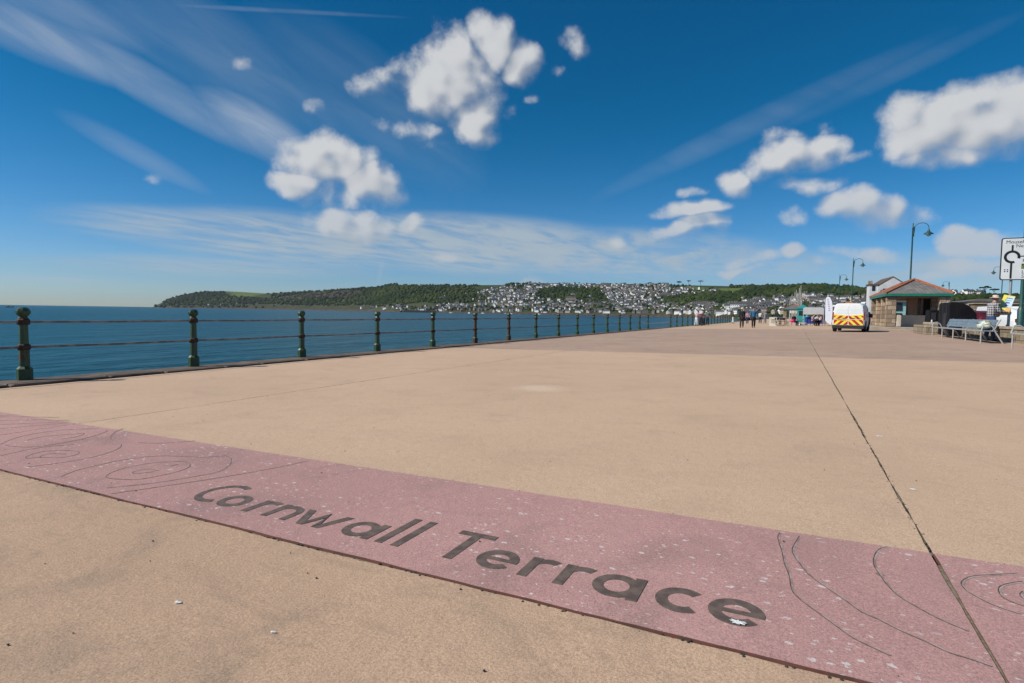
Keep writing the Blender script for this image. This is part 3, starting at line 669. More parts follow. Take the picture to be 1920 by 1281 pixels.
for ci, (cw, m_) in enumerate((('white', HW[0]), ('cream', HW[1]), ('grey stone', HW[2]), ('pinkish', HW[3]))):
    HV += [(house_mesh(8, 7, 5.4, 2.8, m_, SLATE), cw, 'cottage', 8), (house_mesh(7, 9, 5.8, 3.2, m_, SLATE, True, 2), cw, 'gabled house', 7), (house_mesh(19, 7.5, 5.8, 3, m_, SLATE, nwin=8, chim=4), cw, 'terrace', 19),
           (house_mesh(11, 8, 8, 3, m_, BROWNR if ci in (1, 3) else SLATE, nwin=4, floors=3, chim=2), cw, 'tall house', 11), (house_mesh(13, 7, 3.4, 2.6, m_, SLATE, nwin=4, floors=1, chim=1), cw, 'bungalow', 13)]
TG = house_mesh(52, 9, 7.5, 4, HW[2], SLATE, nwin=24, chim=12, gables=11)
ZN = [('on the upper slope left of the green fields', [(885,552),(930,540),(985,533),(1005,533),(1010,545),(1000,562),(930,564)], 210, (9,2,2,1)),
 ('along the skyline of the hill', [(1000,533.5),(1260,534.5),(1260,541),(1000,541)], 130, (6,3,2,3)),
 ('in the dense town in the middle of the hill', [(1120,540),(1250,540),(1285,545),(1260,560),(1140,558)], 230, (9,3,2,2)),
 ('in the old quarter by the harbour water', [(765,578),(900,567),(1000,563),(1150,567),(1240,573),(1240,588.5),(1000,587),(780,583.5)], 430, (8,2,4,2)),
 ('in the rows of white buildings above the shore', [(1140,558),(1240,558),(1250,575),(1140,572)], 100, (8,1,1,1)),
 ('near the shore right of the harbour', [(1240,572),(1300,571),(1420,575),(1420,592),(1240,589.5)], 150, (9,2,3,1)),
 ('among the fields near the umbrella pines', [(1275,541),(1345,545),(1345,551),(1290,557)], 30, (8,1,1,0)),
 ('below the long wood on the right', [(1385,563),(1430,558.5),(1480,557),(1640,556),(1640,592),(1400,592)], 270, (9,2,3,1)),
 ('at the foot of the far headland', [(383,571),(420,570.5),(462,568.5),(462,571),(385,573.5)], 13, (8,0,1,0)),
 ('by the shore under the wooded slope', [(670,576),(765,572),(765,580),(680,580)], 26, (5,1,4,0)),
 ('on the low hill far right behind the stone building', [(1770,553),(1835,553),(1835,557),(1770,557)], 12, (8,1,1,0)),
 ('scattered in the woods on the hillside', [(800,560),(900,548),(1000,548),(1130,548),(1130,562),(900,568)], 34, (8,1,3,0))]
allh = []
for zn, poly, n, wts in ZN:
    x0, x1 = min(p[0] for p in poly), max(p[0] for p in poly); y0, y1 = min(p[1] for p in poly), max(p[1] for p in poly); k = 0; pool = [c for c, w_ in enumerate(wts) for _ in range(w_)]
    while k < n:
        a, c = rng.uniform(x0, x1), rng.uniform(y0, y1)
        if not poly_has(poly, a, c): continue
        p = on_hill(a, c); ci = pool[int(rng.integers(len(pool)))]; vi = ci*5+int(rng.choice(5, p=(.32, .26, .2, .12, .1)))
        face = math.atan2(p.x, p.y); rz = -face-.42+rng.normal(0, .4); sc = rng.uniform(.78, 1.05)
        allh.append((HV[vi][3]*sc/p.length, zn, vi, p, rz, sc)); k += 1
allh.sort(key=lambda h: -h[0])
for i, (_, zn, vi, p, rz, sc) in enumerate(allh[:290]):
    me, cw, kw, w_ = HV[vi]; o = bpy.data.objects.new('house', me); C.objects.link(o); o.location = p; o.rotation_euler = (0, 0, rz); o.scale = (sc, sc, sc)
    tag(o, f'{cw} {kw} {zn}', 'house', f'{cw} {kw} group {zn}')
mb = MB()
for (_, zn, vi, p, rz, sc) in allh[290:]:
    me = HV[vi][0]; ca, sa = math.cos(rz)*sc, math.sin(rz)*sc; wi = vi//5
    vs = [(p.x+v.co.x*ca-v.co.y*sa, p.y+v.co.x*sa+v.co.y*ca, p.z+v.co.z*sc) for v in me.vertices]; o_ = len(mb.v); mb.v += vs
    for f in me.polygons: mb.f.append(tuple(q+o_ for q in f.vertices)); mb.mi.append(wi if f.material_index == 0 else (4 if f.material_index == 1 else 5))
tag(mb.build('distant_houses', HW+[SLATE, WIN]), kind='stuff')
for (a, c, lab) in ((1252, 557, 'long grey terrace with a row of steep gables in the middle of the hillside town'), (1318, 575, 'long grey gabled terrace low on the hill near the shore')):
    p = on_hill(a, c); o = bpy.data.objects.new('terrace_row', TG); C.objects.link(o); o.location = p; o.rotation_euler = (0, 0, -math.atan2(p.x, p.y)); tag(o, lab, 'terrace')
big = house_mesh(34, 14, 13, 3, HW[3], BROWNR, nwin=9, floors=4, chim=0); p = on_hill(1070, 566); o = bpy.data.objects.new('block', big); o.name = 'apartment_block'; C.objects.link(o); o.location = p; o.rotation_euler = (0, 0, -math.atan2(p.x, p.y)); tag(o, 'large square brown block standing tall among the trees above the harbour', 'building')
for (a, c, w_, h_, lab) in ((925, 566, 30, 9, 'long grey building with slate roof left of centre in the harbour town'), (1390, 581, 40, 9, 'long pale terrace front just above the walking couple'), (1372, 584, 20, 10, 'broad white building low on the right slope behind the railing end'), (828, 562, 18, 8, 'white villa alone in front of the wooded slope')):
    p = on_hill(a, c); o = bpy.data.objects.new('large_house', house_mesh(w_, 10, h_, 3.5, HW[2] if 'grey' in lab else HW[0], SLATE, nwin=int(w_/3.4), chim=3)); C.objects.link(o); o.location = p; o.rotation_euler = (0, 0, -math.atan2(p.x, p.y)); tag(o, lab, 'building')
# harbour arm with its little lighthouse, and a boat out at sea
QUAY = mat('quay_stone', (.05, .045, .042), (.03, .028, .028), .4, .9)
def on_sea(px, D): r_ = ray(px, 585); k = D/math.hypot(r_.x, r_.y); return Vector((r_.x*k, r_.y*k, -5))
pa, pb = on_sea(757, 1900), on_sea(818, 1880); dv = pb-pa; t_ = thing('harbour_pier', 'dark stone harbour arm in front of the old town', 'pier', tuple((pa+pb)/2), math.atan2(dv.y, dv.x))
MB().ext([(-5, 0), (5, 0), (4.2, 5.4), (2.4, 5.4), (2.4, 7), (1.8, 7), (1.8, 5.4), (-4.2, 5.4)], 'x', -dv.length/2, dv.length/2).build('quay', QUAY, t_)
pl = on_sea(752, 1900); t_ = thing('lighthouse', 'small white lighthouse at the left end of the harbour arm', 'lighthouse', tuple(pl))
MB().lathe([(4.5, 0), (4.2, 5.2)], 12).build('base', QUAY, t_); MB().lathe([(1.5, 5.2), (1.2, 11), (1.6, 11.1), (1.6, 11.5)], 12).build('tower', HW[0], t_); MB().lathe([(.9, 11.5), (.9, 13), (1.1, 13), (.1, 14)], 10).build('lantern', HW[0], t_)
BOATM = mat('dark_hull', (.02, .025, .035), (.03, .03, .035), 1, .5)
p_ = on_sea(18, 1500); t_ = thing('fishing_boat', 'tiny dark fishing boat far out at sea at the left edge', 'boat', tuple(p_), R(25))
hp_ = [(-7, 0), (-6.8, 1.6), (5, 1.5), (8, 2.4), (6, .1)]; MB().ext(hp_, 'y', -1.8, 1.8).build('hull', BOATM, t_); MB().box((-2.5, 0, 2.4), (3, 2, 1.9), tap=(.8, .9)).build('wheelhouse', BOATM, t_); MB().tube([(1, 0, 1.5), (1, 0, 5)], .12).build('mast', BOATM, t_)
for i, (px_, D, rz) in enumerate(((845, 1790, .3), (880, 1760, -.4), (905, 1740, .2), (948, 1700, .6), (958, 1690, -.1), (1010, 1640, .3))):
    o = thing('moored_boat', 'small white boat moored below the old harbour quarter', 'boat', tuple(on_sea(px_, D)), rz, 'white boats moored below the old harbour quarter')
    MB().ext([(-5, 0), (-5.2, 1.5), (4.5, 1.6), (6.4, 2.3), (5, 0)], 'y', -1.5, 1.5).build('hull', HW[0], o); MB().box((-1, 0, 2.3), (3.4, 2, 1.6), tap=(.8, .9)).build('wheelhouse', HW[0], o); MB().tube([(1, 0, 1.5), (1, 0, 7)], .12).build('mast', BOATM, o)
# umbrella pines and single trees on the skyline
BARK = mat('pine_bark', (.06, .04, .03), None, 2, .9); NEED = leaf_mat('pine_needles', (.012, .026, .012), (.030, .046, .018), .5)
def pine(a, c, h, spread, lab, flat=.32, D=None):
    p = on_hill(a, c)
    t_ = thing('pine_tree', lab, 'tree', tuple(p)); mb = MB(); mb.tube([(0, 0, -2), (h*.02, 0, h*.4), (0, 0, h*.75)], [h*.035, h*.028, h*.018], 6)
    for k in range(6): q = k*1.05; mb.tube([(0, 0, h*.62), (spread*.5*math.cos(q), spread*.5*math.sin(q), h*.85)], [h*.014, h*.007], 5)
    mb.build('trunk', BARK, t_); g_ = np.random.default_rng(int(a)); cs, rs = [], []
    for k in range(34):
        q, r_ = g_.uniform(0, 6.28), spread*math.sqrt(g_.uniform(0, 1)); cs.append((r_*math.cos(q), r_*math.sin(q), h*(.86+.16*g_.uniform(0, 1)*(1-(r_/spread)**2)+.0*q))); rs.append(spread*g_.uniform(.12, .26))
    o = clumps('crown', cs, rs, g_.uniform(0, 1, 34), NEED, base=(IV1, IF1), squash=max(.4, flat*1.6), seed=int(a)); o.parent = t_
pine(1291, 535, 17, 8, 'umbrella pine on the skyline left of the bare gap above the town'); pine(1313, 535.5, 17, 8.5, 'umbrella pine on the skyline, the flattest crown of the pair, right one')
pine(1273, 536, 15, 8, 'broad dark rounded tree on the skyline left of the umbrella pines', .7); pine(1218, 535.5, 10, 7, 'low dark rounded tree on the skyline above the dense middle town', .7); pine(1237, 535.5, 9, 6, 'small dark rounded tree on the skyline between two larger ones', .7)
pine(1846, 556, 13, 6, 'umbrella pine on the low hill far right behind the man with the hat'); pine(1863, 557, 10, 5, 'smaller umbrella pine just right of the taller one behind the man')
pine(994, 532.5, 9, 6, 'dark tree at the top of the hill above the upper town', .7); pine(1086, 534, 8, 4.5, 'dark rounded tree on the ridge left of the middle town', .7)
# ------------------------------------------------------------------ lamp posts
LGREEN = mat('lamp_green', (.022, .085, .072), (.016, .062, .054), 6, .45)
GLASS = mat('lamp_glass', (.55, .58, .55), (.45, .48, .45), 9, .15)
def make_lamp():
    t_ = thing('street_lamp', 'x', 'street lamp')
    MB().lathe([(.13, 0), (.13, 1.25), (.10, 1.32), (.075, 1.42), (.072, 3.2), (.062, 6), (.055, 8.55), (.075, 8.58), (.075, 8.66), (.05, 8.7), (.05, 9.0), (.0, 9.12)], 14).build('column', LGREEN, t_, smooth='auto')
    pts = [(.06, 0, 8.0), (.13, 0, 8.35)]+[(.63-.5*math.cos(R(a)), 0, 8.62+.42*math.sin(R(a))) for a in range(0, 181, 15)]+[(1.13, 0, 8.45)]
    mb = MB().tube(pts, .026, 8); mb.tube([(.09, 0, 7.9), (.09, 0, 8.75)], .02, 6)
    for z in (7.95, 8.2, 8.45, 8.7): mb.tube([(.05, 0, z), (.13, 0, z)], .03, 6)
    mb.build('arm', LGREEN, t_, smooth='auto')
    MB().lathe([(.03, 8.5), (.05, 8.46), (.09, 8.40), (.10, 8.30), (.24, 8.17), (.36, 8.10), (.37, 8.07), (.2, 8.1)], 16, (1.13, 0, 0)).build('lamp_shade', LGREEN, t_, smooth='auto')
    MB().lathe([(.02, 7.86), (.13, 7.90), (.19, 8.0), (.19, 8.08)], 14, (1.13, 0, 0)).build('lamp_glass', GLASS, t_, smooth='auto')
    return t_
lamp0 = make_lamp()
LG = 'curved green street lamps along the promenade'
for i, (x, y, rz, lab, sc) in enumerate(((8.78, 59.6, 0, 'tall green street lamp rising directly behind the shelter roof', 1), (6.95, 92.7, 0, 'green street lamp standing behind the white van', 1), (7.35, 127, 0, 'green street lamp further along, just left of the one behind the van', 1),
        (7.2, 161, 0, 'small distant green street lamp, farthest of the row above the feather flag', 1), (30, 155, math.pi, 'small green street lamp across the road, arm pointing left, right of the shelter', 1), (28.5, 113, math.pi, 'green street lamp half hidden behind the direction sign, arm pointing left', 1), (8.66, 31.6, 0, 'thick green lamp column standing at the right edge behind the direction sign', 1.0))):
    o = lamp0 if i == 0 else copy_tree(lamp0); o.location = (x, y, .17); o.rotation_euler = (0, 0, rz); o['label'] = lab; o['group'] = LG
# ------------------------------------------------------------------ shelters
def stone_mat(name, a, b_, mortar, sc=1.75):
    m = bpy.data.materials.new(name); m.use_nodes = True; t = NT(m.node_tree); B = t.n['Principled BSDF']
    g_ = t.new('ShaderNodeNewGeometry'); x, y, z = t.sep(g_.outputs['Position'])
    cmb = t.new('ShaderNodeCombineXYZ'); t.l.new(t.m('ADD', x, y), cmb.inputs[0]); t.l.new(z, cmb.inputs[1])
    br = t.new('ShaderNodeTexBrick'); t.l.new(cmb.outputs[0], br.inputs['Vector']); br.inputs['Scale'].default_value = sc; br.inputs['Mortar Size'].default_value = .035; br.inputs['Brick Width'].default_value = 1.0; br.inputs['Row Height'].default_value = .55
    br.inputs['Color1'].default_value = col4(a); br.inputs['Color2'].default_value = col4(b_); br.inputs['Mortar'].default_value = col4(mortar)
    n = t.noise(g_.outputs['Position'], 2.2, 5, .6); col = t.mix(t.m('MULTIPLY', t.mr(n, .42, .68), .55), br.outputs['Color'], tuple(q*.45 for q in a))
    t.l.new(col, B.inputs['Base Color']); B.inputs['Roughness'].default_value = .9
    bp = t.new('ShaderNodeBump'); bp.inputs['Distance'].default_value = .03; t.l.new(t.m('MULTIPLY_ADD', br.outputs['Fac'], -1, t.noise(g_.outputs['Position'], 14, 4)), bp.inputs['Height']); t.l.new(bp.outputs[0], B.inputs['Normal'])
    return m
PIER = stone_mat('pier_stone', (.48, .36, .24), (.22, .15, .10), (.15, .11, .08))
LOWW = stone_mat('low_wall_stone', (.34, .27, .18), (.22, .18, .12), (.12, .10, .08), 2.2)
CREAM = mat('cream_render', (.56, .49, .39), (.50, .43, .34), 2, .85); STEP = mat('step_stone', (.40, .32, .24), (.30, .245, .19), 2.4, .9, bump=.01)
FASC = mat('fascia_green', (.012, .16, .105), (.012, .13, .09), 3, .5); RIDGE = mat('ridge_tile', (.36, .115, .055), (.26, .085, .045), 5, .8)
WOODP = mat('timber_brown', (.20, .105, .06), (.13, .07, .045), 4, .7); DARKG = mat('dark_glass', (.012, .014, .014), (.02, .022, .02), 1, .12); AQUA = mat('aqua_paint', (.40, .62, .56), (.34, .55, .50), 2, .7)
def slate_mat():
    m = bpy.data.materials.new('slate_courses'); m.use_nodes = True; t = NT(m.node_tree); B = t.n['Principled BSDF']
    v = t.new('ShaderNodeTexCoord').outputs['Object']; x, y, z = t.sep(v)
    cmb = t.new('ShaderNodeCombineXYZ'); t.l.new(t.m('ADD', x, y), cmb.inputs[0]); t.l.new(t.m('MULTIPLY', z, 1.7), cmb.inputs[1])
    br = t.new('ShaderNodeTexBrick'); t.l.new(cmb.outputs[0], br.inputs['Vector']); br.inputs['Scale'].default_value = 4.5; br.inputs['Mortar Size'].default_value = .03; br.inputs['Brick Width'].default_value = 1.1; br.inputs['Row Height'].default_value = .75
    br.inputs['Color1'].default_value = (.13, .125, .12, 1); br.inputs['Color2'].default_value = (.20, .185, .17, 1); br.inputs['Mortar'].default_value = (.04, .04, .04, 1)
    n = t.noise(v, 1.6, 5, .6); col = t.mix(t.m('MULTIPLY', t.mr(n, .5, .72), .6), br.outputs['Color'], (.27, .24, .19)); t.l.new(col, B.inputs['Base Color']); B.inputs['Roughness'].default_value = .7
    bp = t.new('ShaderNodeBump'); bp.inputs['Distance'].default_value = .02; t.l.new(t.m('SUBTRACT', 1, br.outputs['Fac']), bp.inputs['Height']); t.l.new(bp.outputs[0], B.inputs['Normal']); return m
SLC = slate_mat()
def make_shelter(name, label, loc, W, L, full=True, scale=1):
    t_ = thing(name, label, 'shelter', loc); t_.scale = (scale,)*3
    h, rise = 2.38, 1.06; hx, hy = W/2, L/2; rl = hy-hx                 # eaves height, half sizes, half ridge
    z0 = h; A = [(-hx, -hy, z0), (hx, -hy, z0), (hx, hy, z0), (-hx, hy, z0)]; E = [(0, -rl, z0+rise), (0, rl, z0+rise)]
    mb = MB().add(A+E, [(0, 1, 4), (1, 2, 5, 4), (2, 3, 5), (3, 0, 4, 5)]); mb.add([(x, y, z-.07) for x, y, z in A], [(3, 2, 1, 0)]); r_ = mb.build('roof', SLC, t_)
    mb = MB()
    for k, e in ((0, 0), (1, 0), (2, 1), (3, 1)): 
        a, b_ = Vector(A[k]), Vector(E[e]); mb.tube([a.lerp(b_, .0)+Vector((0, 0, .03)), b_+Vector((0, 0, .04))], .095, 6)
    mb.tube([Vector(E[0])+Vector((0, 0, .04)), Vector(E[1])+Vector((0, 0, .04))], .095, 6); mb.build('ridge_tiles', RIDGE, r_)
    mb = MB()
    for x, y, a, b_ in ((0, -hy+.02, W, .05), (0, hy-.02, W, .05), (-hx+.02, 0, .05, L-.1), (hx-.02, 0, .05, L-.1)): mb.box((x, y, z0-.10), (a, b_, .19))
    mb.build('fascia', FASC, t_)
    ix, iy = hx-.42, hy-.50
    for x in (-ix, ix):
        for k in range(4 if full else 2):
            y = -iy+2*iy*k/(3 if full else 1); pw = .62 if k in (0, 3) else .55
            MB().box((x, y, (z0-.2)/2), (pw, pw, z0-.2), bev=.03).build('pier', PIER, t_)
    MB().box((0, 0, z0-.24), (W-.5, L-.5, .06)).build('ceiling', WOODP, t_)
    if full:
        MB().box((.30, -hy+1.85, .43), (2.55, .22, .86), bev=.02).build('front_wall', CREAM, t_)
        for x in (-.35, .55): MB().box((x, -hy+2.05, 1.25), (.11, .11, 1.9)).build('timber_post', WOODP, t_)
        mb = MB(); mb.box((.5, .9, 1.06), (.07, L-4.6, 2.1)); mb.build('partition', WOODP, t_)
        MB().box((1.05, -1.3, 1.25), (1.0, .05, 1.7)).build('glazed_screen', DARKG, t_)
        for y in (-.9, 1.9): MB().box((.18, y, .42), (.5, 2.4, .07)).build('bench_seat', WOODP, t_)
    return t_
sh = make_shelter('promenade_shelter', 'open stone shelter with hipped slate roof, orange ridge tiles and green fascia', (7.65, 53.05, .36), 3.95, 9.6)
b = MB(); b.box((7.5, 53.3, .22), (5.6, 12.6, .27), bev=.02); b.box((7.3, 53.1, .13), (6.9, 13.9, .17), bev=.02); tag(b.build('shelter_steps', STEP), 'broad worn stone steps around the foot of the stone shelter', 'steps')
make_shelter('promenade_shelter', 'smaller far shelter with reddish hipped roof below the row of white masts', (-.45, 128.5, .1), 3.95, 5.0, False)
# ------------------------------------------------------------------ low wall, planter block by the steps
t_ = thing('stone_wall', 'low rubble stone wall with flat coping running behind the grey benches', 'wall', (7.45, 0, .14))
MB().box((0, 25.35, .24), (.42, 17.9, .50)).build('wall_body', LOWW, t_); b = MB(); y = 16.4
while y < 34.2: L = min(random.uniform(.7, 1.2), 34.35-y); b.box((0, y+L/2, .54), (.5, L-.012, .10), bev=.012); y += L
b.build('coping', STEP, t_)
t_ = thing('stone_block', 'square block of old stone steps beside the low wall, left of the black covers', 'stone block', (7.0, 38.9, .13))
MB().box((0, 0, .24), (1.5, 3.4, .5), bev=.03).build('lower_course', LOWW, t_); MB().box((.15, .3, .575), (1.0, 2.2, .16), bev=.03).build('top_slab', STEP, t_)
# ------------------------------------------------------------------ black covers
TARP = mat('black_tarpaulin', (.006, .005, .007), (.010, .009, .010), 1.6, .6, bump=.05, bscale=3.5, spec=.15)
TARP2 = mat('grey_tarpaulin', (.022, .021, .024), (.014, .013, .015), 1.6, .6, bump=.04, bscale=4)
t_ = thing('covered_stall', 'large black tarpaulin cover with a rounded sloping top behind the bench', 'cover', (6.75, 34.7, .13))
prof = [(0, .04), (1.10, .04), (1.14, .85), (1.10, 1.12), (.98, 1.33), (.80, 1.52), (.58, 1.64), (.34, 1.70), (.06, 1.70), (0, 1.62)]
o = MB().ext(prof, 'y', 0, 2.2).build('cover', TARP, t_); bv = o.modifiers.new('soft_edges', 'BEVEL'); bv.width = .06; bv.segments = 3; bv.limit_method = 'ANGLE'
for y in (.35, 1.1, 1.85): MB().tube([(-.012, y, .1), (-.015, y, 1.5)], .014, 5).build('strap', TARP2, t_)
MB().ext([(-.03, .3), (-.01, .3), (-.01, 1.15), (-.03, 1.05)], 'y', .45, .95).build('flap', TARP2, t_)
MB().lathe([(.045, -.02), (.05, .0), (.0, .03)], 10, (.02, .4, 1.70)).build('badge', PALE, t_)
t_ = thing('covered_box', 'smaller black covered box left of the big tarpaulin, beside the cream wall', 'cover', (7.08, 39.9, .787), R(3))
o = MB().box((0, 0, .35), (.66, .9, .70), tap=(.94, .94)).build('cover', TARP, t_); bv = o.modifiers.new('soft_edges', 'BEVEL'); bv.width = .06; bv.segments = 3
MB().box((-.1, -.46, .32), (.22, .03, .45), bev=.01).build('flap', TARP2, t_); MB().lathe([(.04, 0), (.04, .12), (.02, .14)], 8, (-.2, -.53, .0)).build('bottle', PALE, t_)
# ------------------------------------------------------------------ benches
SLAT = mat('blue_grey_slat', (.17, .225, .27), (.13, .175, .215), 5, .6, lo=.4, hi=.6)
STEEL = mat('bench_steel', (.50, .49, .46), (.40, .39, .36), 8, .4, .35)
def make_bench(name, label, y0, y1):
    t_ = thing(name, label, 'bench', (6.0, y0, .12)); L = y1-y0
    n = int(L/1.72)
    for i in range(n+1):
        y = .12+i*(L-.24)/n; MB().tube([(0, y, 0), (0, y, .44)], .024, 8).build('leg', STEEL, t_, smooth='auto')
        if 0 < i < n+1: MB().tube([(.30, y-.3, .42), (.46, y-.28, .30), (.62, y-.26, 0)], .022, 7).build('rear_leg', STEEL, t_, smooth='auto')
    MB().box((0, L/2, .455), (.05, L, .05), bev=.006).build('seat_rail', STEEL, t_)
    b = MB()
    for k in range(4): b.box((.09+k*.105, L/2, .455), (.09, L-.1, .035), bev=.004)
    b.build('seat', SLAT, t_)
    b = MB()
    for k in range(3):
        z = .58+k*.115; x = .50+k*.045; s_ = .052
        b.ext([(x-.012, z-s_), (x+.018, z-s_+.005), (x+.018+.03, z+s_), (x+.018, z+s_+.005)], 'y', .75, L-.35)
    b.build('backrest', SLAT, t_)
    for y in (.03, L-.03):
        MB().tube([(.62, y, 0), (.40, y, .40), (.30, y, .62), (.18, y, .70), (.04, y, .68), (-.02, y, .455)], .025, 8).build('armrest', STEEL, t_, smooth='auto')
    for y in (.6, L/2, L-.8): MB().tube([(.40, y, .44), (.50, y, .52), (.66, y, .88)], .02, 6).build('back_support', STEEL, t_)
    return t_
make_bench('long_bench', 'long grey slatted bench with steel legs in front of the low stone wall', 25.7, 34.0)
make_bench('long_bench', 'second grey bench cut off by the right edge of the picture', 14.2, 22.6)
# ------------------------------------------------------------------ direction sign
SIGNW = mat('sign_white', (.70, .72, .71), (.62, .65, .65), 2, .4); BLK = mat('sign_black', (.01, .01, .01), (.014, .014, .014), 3, .5); NAVY = mat('sign_back_grey', (.12, .13, .14), None, 3, .5); YEL = mat('sign_yellow', (.62, .50, .05), None, 3, .5); SGRN = mat('sign_green', (.012, .075, .03), None, 3, .5)
t_ = thing('direction_sign', 'white road direction sign with a black roundabout symbol at the right edge', 'road sign', (7.62, 29.0, .15), R(-2))
def rrect(x0, x1, z0, z1, r):
    out = []
    for cx, cz, a in ((x1-r, z0+r, -90), (x1-r, z1-r, 0), (x0+r, z1-r, 90), (x0+r, z0+r, 180)): out += [(cx+r*math.cos(R(a+q)), cz+r*math.sin(R(a+q))) for q in (0, 30, 60, 90)]
    return out
X0, X1, Z0, Z1 = -.40, 2.1, 2.42, 4.09
MB().ext(rrect(X0, X1, Z0, Z1, .08), 'y', 0, .03).build('panel', NAVY, t_)
MB().ext(rrect(X0, X1, Z0, Z1, .08), 'y', -.006, -.001).build('border', BLK, t_)
fc = MB().ext(rrect(X0+.035, X1-.035, Z0+.035, Z1-.035, .06), 'y', -.010, -.0065).build('face', SIGNW, t_)
mb = MB(); cx, cz = -.05, 3.335
n = 40; o_ = []
for rr_ in (.255, .165): o_.append([(cx+rr_*math.cos(R(-18+310*i/n)), cz+rr_*math.sin(R(-18+310*i/n))) for i in range(n+1)])
mb.add([(x, -.0135, z) for x, z in o_[0]]+[(x, -.0135, z) for x, z in o_[1]], [(i, n+1+i, n+2+i, i+1) for i in range(n)])
# the ring is broken at lower right; three arms leave it
for x0, x1, z0, z1 in ((cx-.03, cx+.03, cz+.25, 3.80), (cx-.045, cx+.02, Z0+.06, cz-.25), (cx+.25, X1-.3, cz-.0, cz+.04)): mb.ext([(x0, z0), (x1, z0), (x1, z1), (x0, z1)], 'y', -.0132, -.0105)
mb.build('roundabout_symbol', BLK, t_)
def sign_text(txt, x, z, size, m_, y=-.0125):
    me = text_mesh(txt, size, .001); me.materials.append(m_); o = bpy.data.objects.new('lettering', me); C.objects.link(o); o.parent = t_; o.location = (x, y, z); o.rotation_euler = (R(90), 0, 0)
sign_text('Mousehole', -.26, 3.865, .185, BLK); sign_text('Newlyn', .05, 3.705, .185, BLK); sign_text('Redruth', .27, 3.12, .185, BLK); sign_text("Land's End", .26, 2.675, .185, BLK); sign_text('St Just', .26, 2.51, .185, BLK)
MB().ext([(.25, 2.86), (.95, 2.86), (.95, 3.06), (.25, 3.06)], 'y', -.0125, -.0105).build('route_patch', SGRN, t_); sign_text('(A30)', .27, 2.89, .18, YEL, -.0145)
mb = MB()
for dx in (-.055, .03):
    for dz_ in (0, .07): mb.ext([(-.22+dx+.0, 2.74+dz_), (-.22+dx+.045, 2.74+dz_), (-.22+dx+.045, 2.78+dz_), (-.22+dx, 2.78+dz_)], 'y', -.0125, -.0105)
mb.build('small_marks', BLK, t_)
for x in (-.02, 1.6): MB().lathe([(.048, 0), (.048, 4.0), (.0, 4.02)], 12, (x, .08, 0)).build('sign_post', GALV, t_, smooth='auto')
# ------------------------------------------------------------------ white van
PAINT = mat('van_white', (.80, .80, .79), (.76, .76, .75), 2, .3); PLAST = mat('black_plastic', (.015, .015, .016), (.022, .022, .022), 6, .6); TYRE = mat('tyre_rubber', (.012, .012, .012), None, 10, .85); RED = mat('chevron_red', (.45, .012, .012), (.40, .01, .012), 3, .5); CYEL = mat('chevron_yellow', (.84, .66, .05), (.80, .62, .05), 3, .5); LRED = mat('lamp_red', (.30, .01, .012), None, 3, .2); AMB = mat('beacon_amber', (.55, .20, .03), None, 3, .3); CHR = mat('wheel_grey', (.30, .30, .31), None, 3, .4, .4)
def clip_poly(poly, xa, xb, za, zb):
    def cl(P, f):
        out = []
        for i in range(len(P)):
            a, b_ = P[i-1], P[i]; fa, fb = f(a), f(b_)
            if (fa >= 0) != (fb >= 0): t = fa/(fa-fb); out.append((a[0]+(b_[0]-a[0])*t, a[1]+(b_[1]-a[1])*t))
            if fb >= 0: out.append(b_)
        return out
    for f in (lambda p: p[0]-xa, lambda p: xb-p[0], lambda p: p[1]-za, lambda p: zb-p[1]):
        poly = cl(poly, f)
        if not poly: break
    return poly
v_ = thing('white_van', 'white van with red and yellow chevrons on its rear doors parked facing away', 'van', (2.95, 41.2, gz(2.93)), R(-9))
# sections along the van: y from rear (0) to nose (4.4): half width low, half width high, bottom, waist, roof
secs = [(0, .84, .70, .42, .98, 1.74), (.10, .88, .74, .36, 1.0, 1.80), (1.2, .90, .77, .34, 1.0, 1.84), (2.7, .90, .77, .34, 1.0, 1.83), (3.0, .89, .74, .34, 1.0, 1.74), (3.55, .88, .66, .34, 1.0, 1.12), (4.2, .82, .58, .36, .86, .92), (4.42, .74, .5, .40, .62, .66)]
rings = []
for y, wl, wh, zb, zw, zt in secs: rings.append([(-wl*.96, y, zb), (-wl, y, zb+.16), (-wl, y, zw), (-wh-.03, y, zt-.12), (-wh+.10, y, zt-.01), (0, y, zt+.015), (wh-.10, y, zt-.01), (wh+.03, y, zt-.12), (wl, y, zw), (wl, y, zb+.16), (wl*.96, y, zb)])
mb = MB(); n = 11; mb.add([p for r_ in rings for p in r_], [(k*n+i, k*n+i+1, k*n+n+i+1, k*n+n+i) for k in range(len(rings)-1) for i in range(n-1)]+[tuple(range(n)), tuple(range((len(rings)-1)*n, len(rings)*n))]+[(k*n+n-1, k*n, k*n+n, k*n+2*n-1) for k in range(len(rings)-1)])
mb.build('body', PAINT, v_)
mb = MB(); mb.box((0, -.02, .33), (1.74, .18, .22), bev=.03); mb.box((0, 2.2, .33), (1.66, 4.1, .10)); mb.build('bumper', PLAST, v_)
